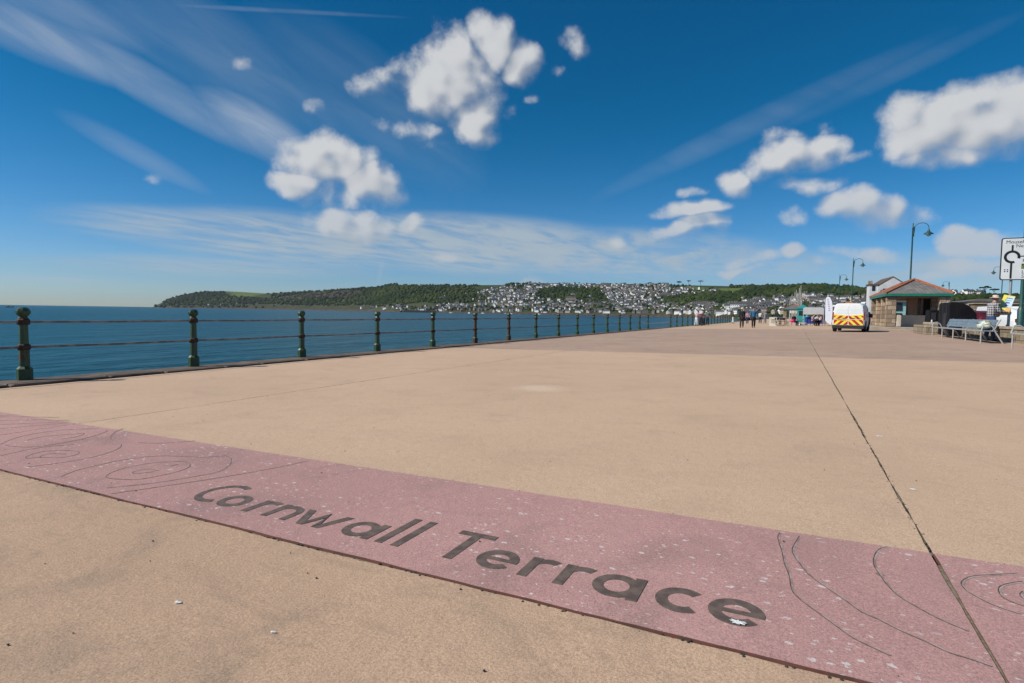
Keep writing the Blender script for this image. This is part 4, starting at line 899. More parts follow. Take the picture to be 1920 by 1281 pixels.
for sgn in (-1, 1):
    d_ = MB(); d_.ext([(sgn*.006, .44), (sgn*.81, .44), (sgn*.81, 1.05), (sgn*.73, 1.42), (sgn*.60, 1.62), (sgn*.006, 1.64)], 'y', -.022, .02); dr_ = d_.build('rear_door', PAINT, v_)
    MB().ext([(sgn*.05, 1.17), (sgn*.68, 1.17), (sgn*.61, 1.45), (sgn*.05, 1.47)], 'y', -.027, -.0225).build('window_panel', mat('van_blank_window', (.72, .76, .75), (.68, .72, .71), 2, .15), dr_)
    mb = MB(); mb.ext([(sgn*.02, .45), (sgn*.805, .45), (sgn*.805, 1.12), (sgn*.02, 1.04)], 'y', -.0255, -.0225, 0)
    k = 0
    for k in range(-3, 6):
        w_ = .19; x0 = k*w_*2-.12; P = clip_poly([(x0, 1.05), (x0+w_, 1.05), (x0+w_+.62, .43), (x0+.62, .43)], .025, .80, .455, 1.035) 
        if len(P) > 2: mb.ext([(sgn*a, c) for a, c in P], 'y', -.0285, -.026, 1)
    mb.build('chevron_panel', [CYEL, RED], dr_)
    MB().box((sgn*.41, -.031, .80), (.77, .008, .035)).build('trim_strip', PALE, dr_)
    MB().box((sgn*.845, -.008, 1.02), (.07, .05, .48), bev=.012).build('tail_light', LRED, v_)
    MB().box((sgn*.30, -.036, .885), (.14, .016, .03)).build('door_handle', PLAST, dr_)
    m_ = MB(); m_.box((sgn*1.03, 2.95, 1.06), (.20, .10, .26), bev=.03); m_.tube([(sgn*.88, 2.95, 1.0), (sgn*1.0, 2.95, 1.04)], .03, 6); m_.build('wing_mirror', PLAST, v_)
    for y in (.82, 3.6):
        w_ = MB(); ty = [(.0, -.02), (.20, -.02), (.31, .0), (.325, .03), (.325, .17), (.31, .20), (.20, .22), (0, .22)]
        vs = MB().lathe(ty, 24); w_.v = [(sgn*(.70+z), y+x, .325+y_) for x, y_, z in vs.v]; w_.f = vs.f; w_.mi = vs.mi; wh_ = w_.build('wheel', TYRE, v_)
        r_ = MB(); vs = MB().lathe([(0, 0), (.19, 0), (.19, .012), (0, .03)], 18); r_.v = [(sgn*(.922+z), y+x, .325+y_) for x, y_, z in vs.v]; r_.f = vs.f; r_.mi = vs.mi; r_.build('rim', CHR, wh_)
        a_ = MB(); a_.tube([(sgn*.885, y+.39*math.cos(R(q)), .325+.39*math.sin(R(q))) for q in range(0, 181, 15)], .035, 6); a_.build('wheel_arch', PLAST, v_)
    MB().ext([(2.6, 1.05), (3.5, 1.05), (3.15, 1.45), (2.65, 1.62)], 'x', sgn*.835, sgn*.86).build('side_window', DARKG, v_)
mb = MB().ext([(-.62, .72), (-.12, .72), (-.12, .83), (-.62, .83)], 'y', -.034, -.029)
for k in range(7): x = -.58+k*.062+(.02 if k > 3 else 0); mb.ext([(x, .74), (x+.035, .74), (x+.035, .81), (x, .81)], 'y', -.037, -.0345, 1)
mb.build('number_plate', [CYEL, BLK], v_)
MB().box((-.02, .35, 1.875), (.42, .22, .09), bev=.03).build('beacon', AMB, v_)
# ------------------------------------------------------------------ other vehicles by the road
def make_car(name, label, loc, rz, paint, L=4.1, W=1.72, H=1.45, van=False):
    t_ = thing(name, label, 'car', loc, rz); hw = W/2
    sc_ = [(0, .78, .35, .55, .85, .90), (.08, .92, .75, .30, .9, 1.0), (.55, 1, .76, .26, .93, H-.1), (1.1, 1, .74, .26, .95, H), (2.1, 1, .74, .26, .95, H), (2.95, 1, .70, .26, .93, .98), (3.7, .94, .66, .30, .80, .84), (L, .78, .55, .36, .58, .62)]
    if van: sc_ = [(0, .92, .84, .42, 1.0, H-.1), (.1, 1, .86, .34, 1.0, H), (3.0, 1, .86, .34, 1.0, H), (3.7, 1, .8, .34, 1.0, 1.15), (L, .85, .7, .4, .7, .75)]
    mb = MB(); n = 8
    for y, a, c, zb, zw, zt in sc_: mb.v += [(-hw*a, y, zb), (-hw*a, y, zw-.15), (-hw*a*.97, y, zw), (-hw*c, y, zt), (hw*c, y, zt), (hw*a*.97, y, zw), (hw*a, y, zw-.15), (hw*a, y, zb)]
    m = len(sc_); mb.f = [(k*n+i, k*n+(i+1) % n, k*n+n+(i+1) % n, k*n+n+i) for k in range(m-1) for i in range(n)]+[tuple(range(n)), tuple(range((m-1)*n, m*n))]; mb.mi = [0]*len(mb.f)
    o = mb.build('body', paint, t_); bv = o.modifiers.new('rounded', 'BEVEL'); bv.width = .04; bv.segments = 2
    for sgn in (-1, 1):
        if not van: MB().ext([(.62, .98), (2.75, .98), (2.15, H-.09), (1.0, H-.09), (.7, H-.2)], 'x', sgn*(hw*.84), sgn*(hw*.90)).build('side_window', DARKG, t_)
        for y in (.75, L-.85):
            w_ = MB(); vs = MB().lathe([(0, -.02), (.2, -.02), (.30, 0), (.30, .17), (.2, .2), (0, .2)], 20); w_.v = [(sgn*(hw-.17+z), y+x, .3+y_) for x, y_, z in vs.v]; w_.f = vs.f; w_.mi = vs.mi; wh_ = w_.build('wheel', TYRE, t_)
            r_ = MB(); vs = MB().lathe([(0, 0), (.18, 0), (.18, .01), (0, .03)], 14); r_.v = [(sgn*(hw+.032+z), y+x, .3+y_) for x, y_, z in vs.v]; r_.f = vs.f; r_.mi = vs.mi; r_.build('rim', CHR, wh_)
        MB().box((sgn*hw*.8, -.01, .80), (.18, .06, .2), bev=.02).build('tail_light', LRED, t_); MB().box((sgn*(hw+.1), 2.6, 1.0), (.16, .1, .14), bev=.02).build('wing_mirror', PLAST, t_)
    if not van: MB().ext([(-hw*.66, .98), (hw*.66, .98), (hw*.6, H-.14), (-hw*.6, H-.14)], 'y', .32, .62).build('rear_window', DARKG, t_); MB().box((0, 0, .45), (W*.9, .14, .2), bev=.03).build('bumper', PLAST, t_)
    else: MB().box((0, 1.8, 1.05), (W+.02, 2.2, .12)).build('side_stripe', mat('side_stripe_aqua', (.10, .35, .30), None, 3, .5), t_)
    return t_
make_car('parked_car', 'white parked car seen over the low wall between the two benches', (11.6, 40.4, .16), R(3), PAINT)
make_car('parked_van', 'pale parked van half hidden behind the low wall and the man with the hat', (12.9, 50.2, .16), R(0), PAINT, 5.0, 1.95, 1.75, True)
make_car('parked_car', 'dark red parked car behind the man with the hat', (11.4, 46.4, .16), R(2), mat('car_maroon', (.10, .012, .02), None, 3, .3), 4.0, 1.68, 1.4)
make_car('parked_car', 'dark car parked just right of the far white building, behind the white van', (5.6, 62.5, .16), R(4), mat('car_black', (.012, .013, .018), None, 3, .3))
# ------------------------------------------------------------------ buildings along the road
t_ = thing('stone_building', 'long low tan stone building with a grey roof across the road on the right', 'building', (23.7, 106, .16))
RUB = stone_mat('rubble_brown', (.30, .205, .115), (.21, .145, .085), (.30, .23, .15), 1.1); PALE_STONE = mat('pale_stone_front', (.50, .40, .27), (.42, .33, .22), .9, .9)  # seaward wall is a paler stone than the brown rubble front
MB().box((10, 1.5, 1.55), (20, 3, 3.1)).build('front_wall', RUB, t_); MB().box((11, 30, 1.75), (22, 53.9, 3.5)).build('long_wall', PALE_STONE, t_)
MB().ext([(-.3, 3.52), (22.3, 3.52), (21.5, 3.95), (1.2, 3.95)], 'y', 2.6, 58).build('roof', mat('grey_flat_roof', (.13, .125, .12), (.09, .088, .088), .5, .9), t_)
MB().box((10, 1.45, 3.17), (20.4, 3.3, .14)).build('parapet', STEP, t_); MB().box((10, -.06, 2.25), (20.1, .1, .16)).build('string_course', STEP, t_)
for i in range(7): MB().box((-.03, 6+i*7, 1.7), (.1, 1.3, 1.4)).build('window', DARKG, t_)
for i in range(3): MB().box((3+i*6, -.03, 1.3), (1.2, .1, 1.1)).build('window', DARKG, t_)
t_ = thing('seafront_house', 'tall white gabled seafront house rising behind the stone shelter', 'building', (21.3, 168, .16), R(4))
MB().ext([(-3.2, 0), (3.2, 0), (3.2, 8.6), (0, 10.8), (-3.2, 8.6)], 'y', 0, 14).build('wall', mat('seafront_white', (.60, .61, .61), (.52, .53, .53), .5, .85), t_)
MB().ext([(-3.6, 8.45), (0, 10.95), (3.6, 8.45), (3.6, 8.7), (0, 11.2), (-3.6, 8.7)], 'y', .3, 14.3).build('roof', BROWNR, t_)
for x in (-1.7, 1.5):
    for z in (2, 4.8, 7.4): MB().box((x, -.03, z), (.95, .1, 1.4)).build('window', DARKG, t_)
MB().box((-4.05, 2.2, 4.5), (1.7, 4, 9.0)).build('side_wing', mat('seafront_white', (.60, .61, .61), (.52, .53, .53), .5, .85), t_); MB().box((-4.1, 2.2, 9.15), (2.1, 4.5, .3)).build('flat_roof', BROWNR, t_); MB().box((-4.4, 3, 9.6), (.9, .9, 1.2)).build('chimney', PIER, t_)
for z in (2, 5, 8.2):
    MB().box((-4.1, .18, z), (.7, .1, 1.3)).build('window', DARKG, t_)
for (px_, D, w_, h_, m_, lab) in ((1652, 205, 7, 6.5, AQUA, 'pale aqua house left of the tall white gabled house'), (1694, 118, 7, 5.5, AQUA, 'pale aqua kiosk front seen through the shelter'), (1645, 235, 8, 8.5, HW[0], 'white house with dormer left of the shelter, behind the aqua one')):
    q = at(px_, 600); az = math.atan2(ray(px_, 600).x, ray(px_, 600).y)
    o = bpy.data.objects.new('roadside_house', house_mesh(w_, 8, h_-2, 2.2, m_, SLATE, nwin=3, floors=2, chim=1)); C.objects.link(o); o.location = (D*math.sin(az), D*math.cos(az), .1); o.rotation_euler = (0, 0, -az+.35); tag(o, lab, 'house')
# ------------------------------------------------------------------ people
SKIN = mat('skin', (.42, .24, .17), (.36, .20, .14), 8, .6)
def skin_obj(name, verts, edges, radii, m, parent, sub=1):
    me = bpy.data.meshes.new(name); me.from_pydata([tuple(v) for v in verts], edges, [])
    o = bpy.data.objects.new(name, me); C.objects.link(o); md = o.modifiers.new('skin', 'SKIN'); md.use_smooth_shade = True
    for i, r_ in enumerate(radii): me.skin_vertices[0].data[i].radius = (r_, r_) if not isinstance(r_, tuple) else r_
    me.skin_vertices[0].data[0].use_root = True
    sb = o.modifiers.new('sub', 'SUBSURF'); sb.levels = sub; sb.render_levels = sub
    me2 = bpy.data.meshes.new_from_object(o.evaluated_get(bpy.context.evaluated_depsgraph_get())); bpy.data.objects.remove(o)
    me2.materials.clear(); me2.materials.append(m); o = bpy.data.objects.new(name, me2); C.objects.link(o); o.parent = parent; return o
def cloth(name, c): return mat(name, c, tuple(q*.7 for q in c), 6, .85, bump=.01, bscale=12)
def person(label, loc, rz, H=1.72, top=None, legs=None, shoe=(.02, .02, .02), hair=(.08, .05, .03), hat=None, arms=((20, 15), (20, 15)), stride=.12, lean=0, sit=False, fat=1, skirt=0, hatshape='brim', top_len=0, arms_fwd=None, fingers=True, group=None):
    # faces +Y in its own space; arms = (upper arm swing forward, elbow bend) left, right in degrees
    t_ = thing('person', label, 'person', loc, rz, group); k = H/1.75
    def tr(p):                                            # bend forward at the hips
        x, y, z = p; a = R(lean); z0 = .95
        if z > z0 and lean: y, z = y*math.cos(a)+(z-z0)*math.sin(a), z0+(z-z0)*math.cos(a)-y*math.sin(a)
        if sit: z -= .46
        return Vector((x*k, y*k, z*k))
    V, E, Rd = [], [], []
    def add(p, r_, par=None):
        V.append(p); Rd.append(r_*k if not isinstance(r_, tuple) else tuple(q*k for q in r_))
        if par is not None: E.append((par, len(V)-1))
        return len(V)-1
    pel = add(tr((0, 0, .95)), .12); sp = add(tr((0, -.01, 1.15)), .11, pel); ch = add(tr((0, 0, 1.36)), (.15, .115), sp); uc = add(tr((0, 0, 1.43)), (.10, .085), ch); nk = add(tr((0, .01, 1.51)), .058, uc)
    h1 = add(tr((0, .03, 1.575)), .075, nk); h2 = add(tr((0, .03, 1.655)), (.086, .105), h1); h3 = add(tr((0, .02, 1.735)), .072, h2)
    A, Lg = {}, {}
    for si, s_ in ((0, -1), (1, 1)):
        sw, el = arms[si]; sh_ = Vector((s_*.19, 0, 1.42)); sp_ = R(8)
        d = Vector((s_*math.sin(sp_), math.sin(R(sw)), -math.cos(R(sw)))).normalized(); eb = sh_+d*.29
        a2 = R(sw+el); inn = (-s_*.35 if el > 50 else 0); d2_ = Vector((s_*.06+inn, math.sin(a2), -math.cos(a2))).normalized(); wr = eb+d2_*.25
        i0 = add(tr(sh_), .058, uc); i1 = add(tr(eb), .043, i0); i2 = add(tr(wr), .028, i1)
        side = Vector((s_, 0, 0))-d2_*Vector((s_, 0, 0)).dot(d2_); side.normalize(); nn = d2_.cross(side)
        pm = wr+d2_*.075; i3 = add(tr(pm), (.034, .02), i2)
        A[si] = (sh_, eb, wr)
        if fingers:
            for fi in range(4):
                q = pm+nn*((fi-1.5)*.020)+d2_*.015; L_ = (.062, .074, .068, .05)[fi]; curl = -side*.4
                f1 = add(tr(q+d2_*L_*.5), .0085, i3); add(tr(q+d2_*L_*.85+curl*L_*.6), .0075, f1)
            tb = wr+d2_*.03+nn*.035; f1 = add(tr(tb), .012, i3); add(tr(tb+d2_*.045+nn*.02-side*.01), .0085, f1)
        hp_ = Vector((s_*.092, 0, .90))
        if sit: kn = Vector((s_*.13, .44, .94)); an = Vector((s_*.13, .42, .53))
        else:
            st = stride*(1 if s_ > 0 else -1); kn = Vector((s_*.10, st*.55+.02*abs(st), .51)); an = Vector((s_*.10, st*1.15-(.03 if st < 0 else 0), .09+(.02 if st < 0 else 0)))
        def lt(p): q = Vector(p); q.z -= .46 if sit else 0; return q*k
        j0 = add(lt(hp_.lerp(kn, .28)), .080, pel); j1 = add(lt(kn), .052, j0); j2 = add(lt(an), .036, j1); j3 = add(lt(an+Vector((0, .13, -.05))), .032, j2); Lg[si] = (lt(hp_.lerp(kn, .30)), lt(kn), lt(an), lt(an+Vector((0, .15, -.055))), lt(an+Vector((0, -.05, -.04))))
    add(tr((0, .135, 1.635)), .013, h2)                  # nose
    skin_obj('body', V, E, Rd, SKIN, t_)
    mb = MB()
    for s_ in (-1, 1): q = tr((s_*.034, .122, 1.665)); mb.lathe([(.0, -.008), (.011, 0), (0, .008)], 6, q)
    mb.build('eyes', BLK, t_); q = tr((0, .118, 1.59)); MB().box(q, (.045, .012, .01)).build('mouth', mat('lips', (.30, .10, .08), None, 5, .6), t_)
    # upper garment
    V, E, Rd = [], [], []; f = fat
    pel = add(tr((0, 0, .88-top_len)), .165*f+top_len*.25); sp = add(tr((0, -.01, 1.12)), .138*f, pel); ch = add(tr((0, 0, 1.33)), (.185*f, .145*f), sp); uc = add(tr((0, 0, 1.445)), (.125, .105), ch); nk = add(tr((0, .0, 1.53)), .082, uc)
    for si in (0, 1):
        a, b_, c = A[si]; i0 = add(tr(a-Vector((0, 0, .01))), .084, uc); i1 = add(tr(b_), .068, i0); add(tr(b_.lerp(c, 1.0)), .054, i1)
    skin_obj('jacket', V, E, Rd, top, t_)
    V, E, Rd = [], [], []; pel = add(tr((0, 0, .93)), (.155*f, .14*f)); add(tr((0, 0, 1.06)), (.14*f, .125*f), pel)
    for si in (0, 1): a, b_, c, _, _ = Lg[si]; i0 = add(a, .108*f, pel); i1 = add(b_, .086, i0); add(b_.lerp(c, 1.04), .072, i1)
    skin_obj('trousers', V, E, Rd, legs, t_)
    sm = mat('shoe_%d' % int(sum(shoe)*999), shoe, None, 9, .6)
    for si in (0, 1): a, b_, c, d, e = Lg[si]; skin_obj('shoe', [e, c.lerp(d, .35)-Vector((0, 0, .02)), d], [(0, 1), (1, 2)], [.052*k, .055*k, .042*k], sm, t_)
    if hair:
        hm = mat('hair_%d' % int(sum(hair)*9999), hair, None, 40, .8); mb = MB(); rr = random.Random(len(label))
        vs = [tuple(tr((v[0]*.088, v[1]*.108-.002, 1.672+v[2]*.098))) for v in IV]; keep = [i for i, v in enumerate(IV) if v[2] > .25 or (v[1] < -.05 and v[2] > -.75) or (abs(v[0]) > .86 and v[2] > -.2)]
        ks = set(keep); mb.add(vs, [tuple(f_) for f_ in IF if all(q in ks for q in f_)]); mb.build('hair', hm, t_, smooth=True)
    if hat:
        hm = hat; c = tr((0, .02, 1.70)); mb = MB()
        prof_ = [(.185, -.028), (.188, -.018), (.115, .0), (.108, .05), (.088, .088), (.04, .10), (0, .102)] if hatshape == 'brim' else [(.112, -.01), (.115, .02), (.10, .06), (.06, .09), (0, .10)]
        mb.lathe([(r_*k, z*k) for r_, z in prof_], 20, (0, 0, 0)); rot = Matrix.Rotation(R(-lean*.6), 3, 'X'); mb.v = [tuple(rot@Vector(v)+c) for v in mb.v]; mb.build('hat', hm, t_, smooth='auto')
    return t_, tr, A
NAVYC = cloth('cloth_navy', (.015, .014, .025)); BLUEC = cloth('cloth_blue', (.02, .12, .24)); BROWNC = cloth('cloth_brown', (.045, .032, .028)); BLACKC = cloth('cloth_black', (.012, .012, .014)); PINKC = cloth('cloth_pink', (.55, .32, .40)); REDC = cloth('cloth_maroon', (.16, .035, .05)); GREYC = cloth('cloth_grey', (.25, .25, .27)); WHITEC = cloth('cloth_white', (.68, .68, .66)); TEALC = cloth('cloth_teal', (.02, .13, .12)); BEIGEC = cloth('cloth_beige', (.42, .36, .29)); DENIM = cloth('cloth_denim', (.035, .06, .14)); PURP = cloth('cloth_lilac', (.34, .27, .36)); SALM = cloth('cloth_salmon', (.62, .30, .28))
STRAW = mat('hat_straw', (.62, .54, .36), (.52, .45, .30), 20, .8); HATB = mat('hat_beige', (.58, .47, .38), (.50, .40, .32), 12, .85); HATW = mat('hat_white', (.75, .74, .72), None, 12, .8)
def gp(px_, py_): return tuple(at(px_, py_))
def rp(px_, x=-9.42): r_ = ray(px_, 590); return (x, x*r_.y/r_.x, gz(x))
def facing(p, extra=0): return math.atan2(-p[0], p[1])+math.pi+extra      # turned towards the camera
P = gp(1390.5, 614.8); person('walking person in a dark navy jacket, brown trousers and a straw hat', P, facing(P), 1.74, NAVYC, BROWNC, hat=STRAW, stride=.17, arms=((-14, 12), (16, 14)))
P = gp(1412.5, 614.8); person('walking person in an open blue jacket over dark clothes, with reddish hair', P, facing(P, .1), 1.74, BLUEC, BLACKC, hair=(.30, .10, .06), stride=.14, arms=((14, 14), (-12, 14)), fat=1.08, top_len=.04)
P = gp(1401, 607.3); person('distant person in a pink top just behind and between the two walkers', P, facing(P), 1.62, PINKC, DENIM, stride=.1)
P = gp(1425, 606.8); person('distant person in a white top and black trousers right of the walking couple', P, facing(P, 2.9), 1.68, WHITEC, BLACKC, stride=.15)
P = gp(1434, 606.6); person('distant person in grey seen from behind, left of the pale board', P, facing(P, 3.0), 1.72, GREYC, GREYC, stride=.15)
P = gp(1374, 606.5); person('person in a dark brown top and white trousers where the railing ends', P, facing(P, 1.5), 1.68, BROWNC, WHITEC, stride=.08)
P = rp(1306); person('person in a pale pink top and white trousers leaning on the railing', P, facing(P, 2.2), 1.66, PINKC, WHITEC, hair=(.12, .06, .03), lean=18, arms=((55, 40), (50, 45)), stride=.06)
P = rp(1313.5); person('person in a maroon top leaning on the railing, in the middle of the group', P, facing(P, 1.9), 1.62, REDC, BLACKC, hair=(.5, .45, .4), lean=24, arms=((60, 45), (45, 60)), stride=.05, fat=1.1)
P = rp(1320); person('person in a white sun hat and grey top leaning on the railing', P, facing(P, 1.7), 1.66, GREYC, BLACKC, hat=HATW, lean=20, arms=((55, 50), (60, 40)), stride=.05)
P = rp(1327); person('person in a teal jacket at the right end of the group by the railing', P, facing(P, 2.4), 1.7, TEALC, BLACKC, lean=8, arms=((30, 60), (30, 60)), stride=.05)
# man with the hat, holding up a placard behind the bench
def check_mat():
    m = bpy.data.materials.new('checked_shirt'); m.use_nodes = True; t = NT(m.node_tree); B = t.n['Principled BSDF']
    v = t.new('ShaderNodeTexCoord').outputs['Object']; x, y, z = t.sep(v)
    a = t.m('GREATER_THAN', t.m('FRACT', t.m('MULTIPLY', t.m('ADD', x, t.m('MULTIPLY', y, .8)), 11.)), .5); b_ = t.m('GREATER_THAN', t.m('FRACT', t.m('MULTIPLY', z, 11.)), .5)
    f = t.m('MULTIPLY', t.m('ADD', a, b_), .5); r_ = t.mix(f, (.48, .46, .46), (.012, .012, .018)); t.l.new(r_, B.inputs['Base Color']); B.inputs['Roughness'].default_value = .85; return m
MP = (6.93, 28.6, .13); mrz = R(-72)
man, mtr, mA = person('man in a checked shirt, blue jeans and beige sun hat holding up a bright placard', MP, mrz, 1.80, check_mat(), DENIM, hair=(.10, .07, .05), hat=HATB, arms=((18, 72), (22, 74)), stride=.05, lean=8, fat=1.12)
hands = [(Matrix.Rotation(mrz, 4, 'Z')@(mtr(mA[i][2])+Vector((0, .05, .04))))+Vector(MP) for i in (0, 1)]
hc = (hands[0]+hands[1])/2
t_ = thing('placard', 'bright yellow, green and pale blue placard with dark lines of print held by the man', 'placard', tuple(hc+Vector((.0, 0, -.03))), R(-26)); t_.rotation_euler = (R(-8), R(13), R(-22))
PLC = [mat('placard_yellow', (.72, .62, .10), (.70, .58, .08), 3, .5), mat('placard_green', (.38, .60, .18), (.30, .52, .16), 3, .5), mat('placard_blue', (.50, .66, .80), (.44, .60, .76), 3, .5), mat('placard_orange', (.76, .44, .12), (.7, .38, .1), 3, .5)]
w_, h_ = .44, .86; t_.scale = (.8,)*3
MB().box((0, 0, h_/2), (w_, .018, h_)).build('board', PLC[0], t_)
MB().ext([(-w_/2+.005, .06), (-.12, .06), (-.05, h_*.80), (-w_/2+.005, h_*.62)], 'y', -.0125, -.0095).build('green_panel', PLC[1], t_); MB().ext([(-.10, .22), (w_/2-.005, .30), (w_/2-.005, h_-.03), (-.03, h_-.10)], 'y', -.0125, -.0095).build('blue_panel', PLC[2], t_); MB().ext([(-.02, .01), (w_/2-.005, .01), (w_/2-.005, .29), (.06, .24)], 'y', -.0125, -.0095).build('orange_panel', PLC[3], t_)
INK = mat('print_ink', (.03, .05, .14), None, 5, .6)
for z, x0, x1, th in ((.70, -.08, .17, .045), (.60, -.09, .15, .025), (.46, -.05, .10, .075), (.33, -.06, .09, .05), (.25, -.12, .12, .022)):
    mb = MB(); x = x0
    while x < x1: L = random.uniform(.02, .05); mb.ext([(x, z), (min(x+L, x1), z), (min(x+L, x1), z+th), (x, z+th)], 'y', -.0150, -.0128); x += L+.012
    mb.build('print_line', INK, t_)
t_ = thing('shopping_bag', 'pale green and white bag slumped on the bench by the man', 'bag', (6.30, 26.75, .592), R(10)); t_.scale = (.78, .85, .72)
bv_ = MB(); bv_.v = [(v[0]*.24*(1-.2*v[2]), v[1]*.46, .26+v[2]*.27*(1+.25*v[1])+.04*math.sin(v[0]*9+v[1]*7)) for v in IV]; bv_.f = [tuple(f) for f in IF]; bv_.mi = [0]*len(IF)
bv_.build('bag_body', mat('bag_fabric', (.58, .62, .50), (.30, .36, .33), 4.5, .8, lo=.45, hi=.55), t_, smooth=True)
MB().tube([(-.1, -.3, .42), (-.12, -.42, .50), (-.06, -.5, .48), (.02, -.46, .36), (.05, -.36, .24)], .02, 6).build('handle', mat('bag_strap', (.50, .46, .14), None, 5, .7), t_); MB().box((-.12, .05, .36), (.20, .34, .05), rz=.2, bev=.02).build('front_pocket', mat('bag_dark', (.10, .13, .14), None, 5, .8), t_)
# ------------------------------------------------------------------ cafe tables, stalls, flag, masts
P = gp(1488, 611.0); person('seated person in black with a bright pink bag on the lap at the cafe table', P, facing(P, .9), 1.7, BLACKC, BLACKC, hair=(.32, .12, .08), sit=True, arms=((30, 60), (30, 60)), fat=1.2)
pk = thing('pink_bag', 'bright pink bag on the lap of the person in black', 'bag', (P[0]-.12, P[1]-.42, P[2]+.52)); bm_ = MB(); bm_.v = [(v[0]*.24, v[1]*.14, v[2]*.17) for v in IV]; bm_.f = [tuple(f) for f in IF]; bm_.mi = [0]*len(IF); bm_.build('bag_body', mat('hot_pink', (.75, .02, .20), None, 6, .6), pk, smooth=True); MB().tube([(-.12, 0, .14), (-.08, 0, .27), (.08, 0, .27), (.12, 0, .14)], .012, 5).build('handle', BLACKC, pk)
for px_, lab, m_, rzx in ((1523, 'seated person in a pale pink top at the tables left of the feather flag', PINKC, .8), (1531, 'seated person in a white top between two people in pink', WHITEC, .3), (1538, 'seated person in a salmon pink top leaning forward beside the feather flag', SALM, -.7)):
    P = gp(px_, 611.2); person(lab, P, facing(P, rzx), 1.68, m_, BLACKC, sit=True, lean=14, arms=((35, 60), (35, 60)))
def chair(lab, loc, rz, m_):
    t_ = thing('folding_chair', lab, 'chair', loc, rz, 'folding chairs at the cafe tables'); 
    MB().box((0, 0, .45), (.42, .42, .03), bev=.01).build('seat', m_, t_); MB().box((0, -.22, .74), (.42, .025, .22), bev=.01).build('backrest', m_, t_)
    for s_ in (-1, 1): MB().tube([(s_*.2, .22, 0), (s_*.2, -.21, .86)], .016, 6).build('leg', BLACKC, t_); MB().tube([(s_*.19, -.24, 0), (s_*.19, .18, .44)], .016, 6).build('leg', BLACKC, t_)
    return t_
def cafe_table(lab, loc):
    t_ = thing('cafe_table', lab, 'table', loc); MB().lathe([(.35, .70), (.36, .715), (.35, .73)], 20).build('tabletop', GREYC, t_)
    for a in (0, 90): 
        c, s_ = math.cos(R(a)), math.sin(R(a)); MB().tube([(.3*c, .3*s_, 0), (-.28*c, -.28*s_, .7)], .016, 6).build('leg', BLACKC, t_); MB().tube([(-.3*c, -.3*s_, 0), (.28*c, .28*s_, .7)], .016, 6).build('leg', BLACKC, t_)
for i, (px_, lab) in enumerate(((1462, 'small round cafe table right of the pale board'), (1500, 'small round cafe table right of the person in black'), (1528, 'small round cafe table in front of the people in pink'))): cafe_table(lab, gp(px_, 611.3))
for px_, py_, lab, a in ((1458, 611.6, 'dark folding chair nearest the pale board', .5), (1467, 611.3, 'dark folding chair between the cafe table and the person in black', 2.6), (1474, 611.8, 'dark folding chair turned away beside the person in black', 1.2), (1488.2, 610.6, 'folding chair under the person in black with the pink bag', 0), (1523, 610.9, 'folding chair under the person in the pale pink top', 0), (1531, 610.9, 'folding chair under the person in the white top', 0), (1538, 610.9, 'folding chair under the person in salmon pink', 0)):
    P = gp(px_, py_); chair(lab, P, facing(P, a), BLACKC)
P = gp(1449, 611.5); t_ = thing('sandwich_board', 'pale cream sandwich board standing alone on the promenade', 'sign board', P, R(4)); BRD = mat('board_cream', (.60, .54, .44), (.55, .49, .39), 3, .7)
for s_ in (-1, 1): o = MB().ext([(s_*.28, 0), (s_*.28+.03, 0), (.045*s_+.03, .92), (.045*s_, .92)], 'x', -.36, .36).build('board', BRD, t_)
for z in (.72, .62, .48, .36): MB().box((0, -.305+z*.255-.012, z), (.42, .012, .035)).build('faint_print', mat('print_tan', (.46, .38, .28), None, 3, .8), t_)
P = gp(1555.5, 611.5); t_ = thing('feather_flag', 'tall white feather flag on a dark pole left of the white van', 'flag', P, R(-10)); FLAGW = mat('flag_white', (.66, .68, .76), (.60, .62, .70), 1.6, .7)
MB().lathe([(.22, 0), (.22, .04), (.03, .06)], 12).build('base', PLAST, t_)
MB().tube([(-.42, 0, .03), (-.47, 0, 1.2), (-.50, 0, 2.3), (-.48, 0, 2.86), (-.30, 0, 3.08), (-.12, 0, 3.02)], .022, 7).build('pole', mat('flag_pole', (.02, .07, .06), None, 3, .5), t_, smooth='auto')
outl = [(-.44, .62), (-.47, 1.4), (-.49, 2.3), (-.46, 2.84), (-.30, 3.05), (-.06, 2.92), (.12, 2.5), (.20, 2.0), (.20, 1.3), (.18, .5), (.10, .12), (-.20, .3)]
o = MB().ext(outl, 'y', -.008, .008).build('flag_cloth', FLAGW, t_); 
mb = MB()
for i, (z, x) in enumerate(((2.62, -.24), (2.40, -.19), (2.18, -.15), (1.96, -.12), (1.74, -.10), (1.52, -.09))): mb.ext([(x-.07, z), (x+.07, z+.05), (x+.05, z+.13), (x-.02, z+.09), (x-.06, z+.14)], 'y', -.0115, -.0085); mb.build('flag_mark', mat('flag_ink', (.20, .12, .22), None, 3, .7), t_) if i == 5 else None
P = gp(1505, 608.5); q = Vector(P)*1.22; t_ = thing('beach_hut', 'bright teal kiosk hut beside the small far shelter', 'kiosk', (q.x, q.y, -.02), R(-6)); TEALP = mat('teal_paint', (.015, .27, .28), (.012, .22, .23), 2, .6)
MB().box((0, 0, 1.1), (1.5, 1.6, 2.2)).build('walls', TEALP, t_); MB().ext([(-.9, 2.2), (.9, 2.2), (0, 2.8)], 'y', -.95, .95).build('roof', TEALP, t_); MB().box((0, -.815, 1.5), (1.0, .04, .7)).build('hatch', DARKG, t_)
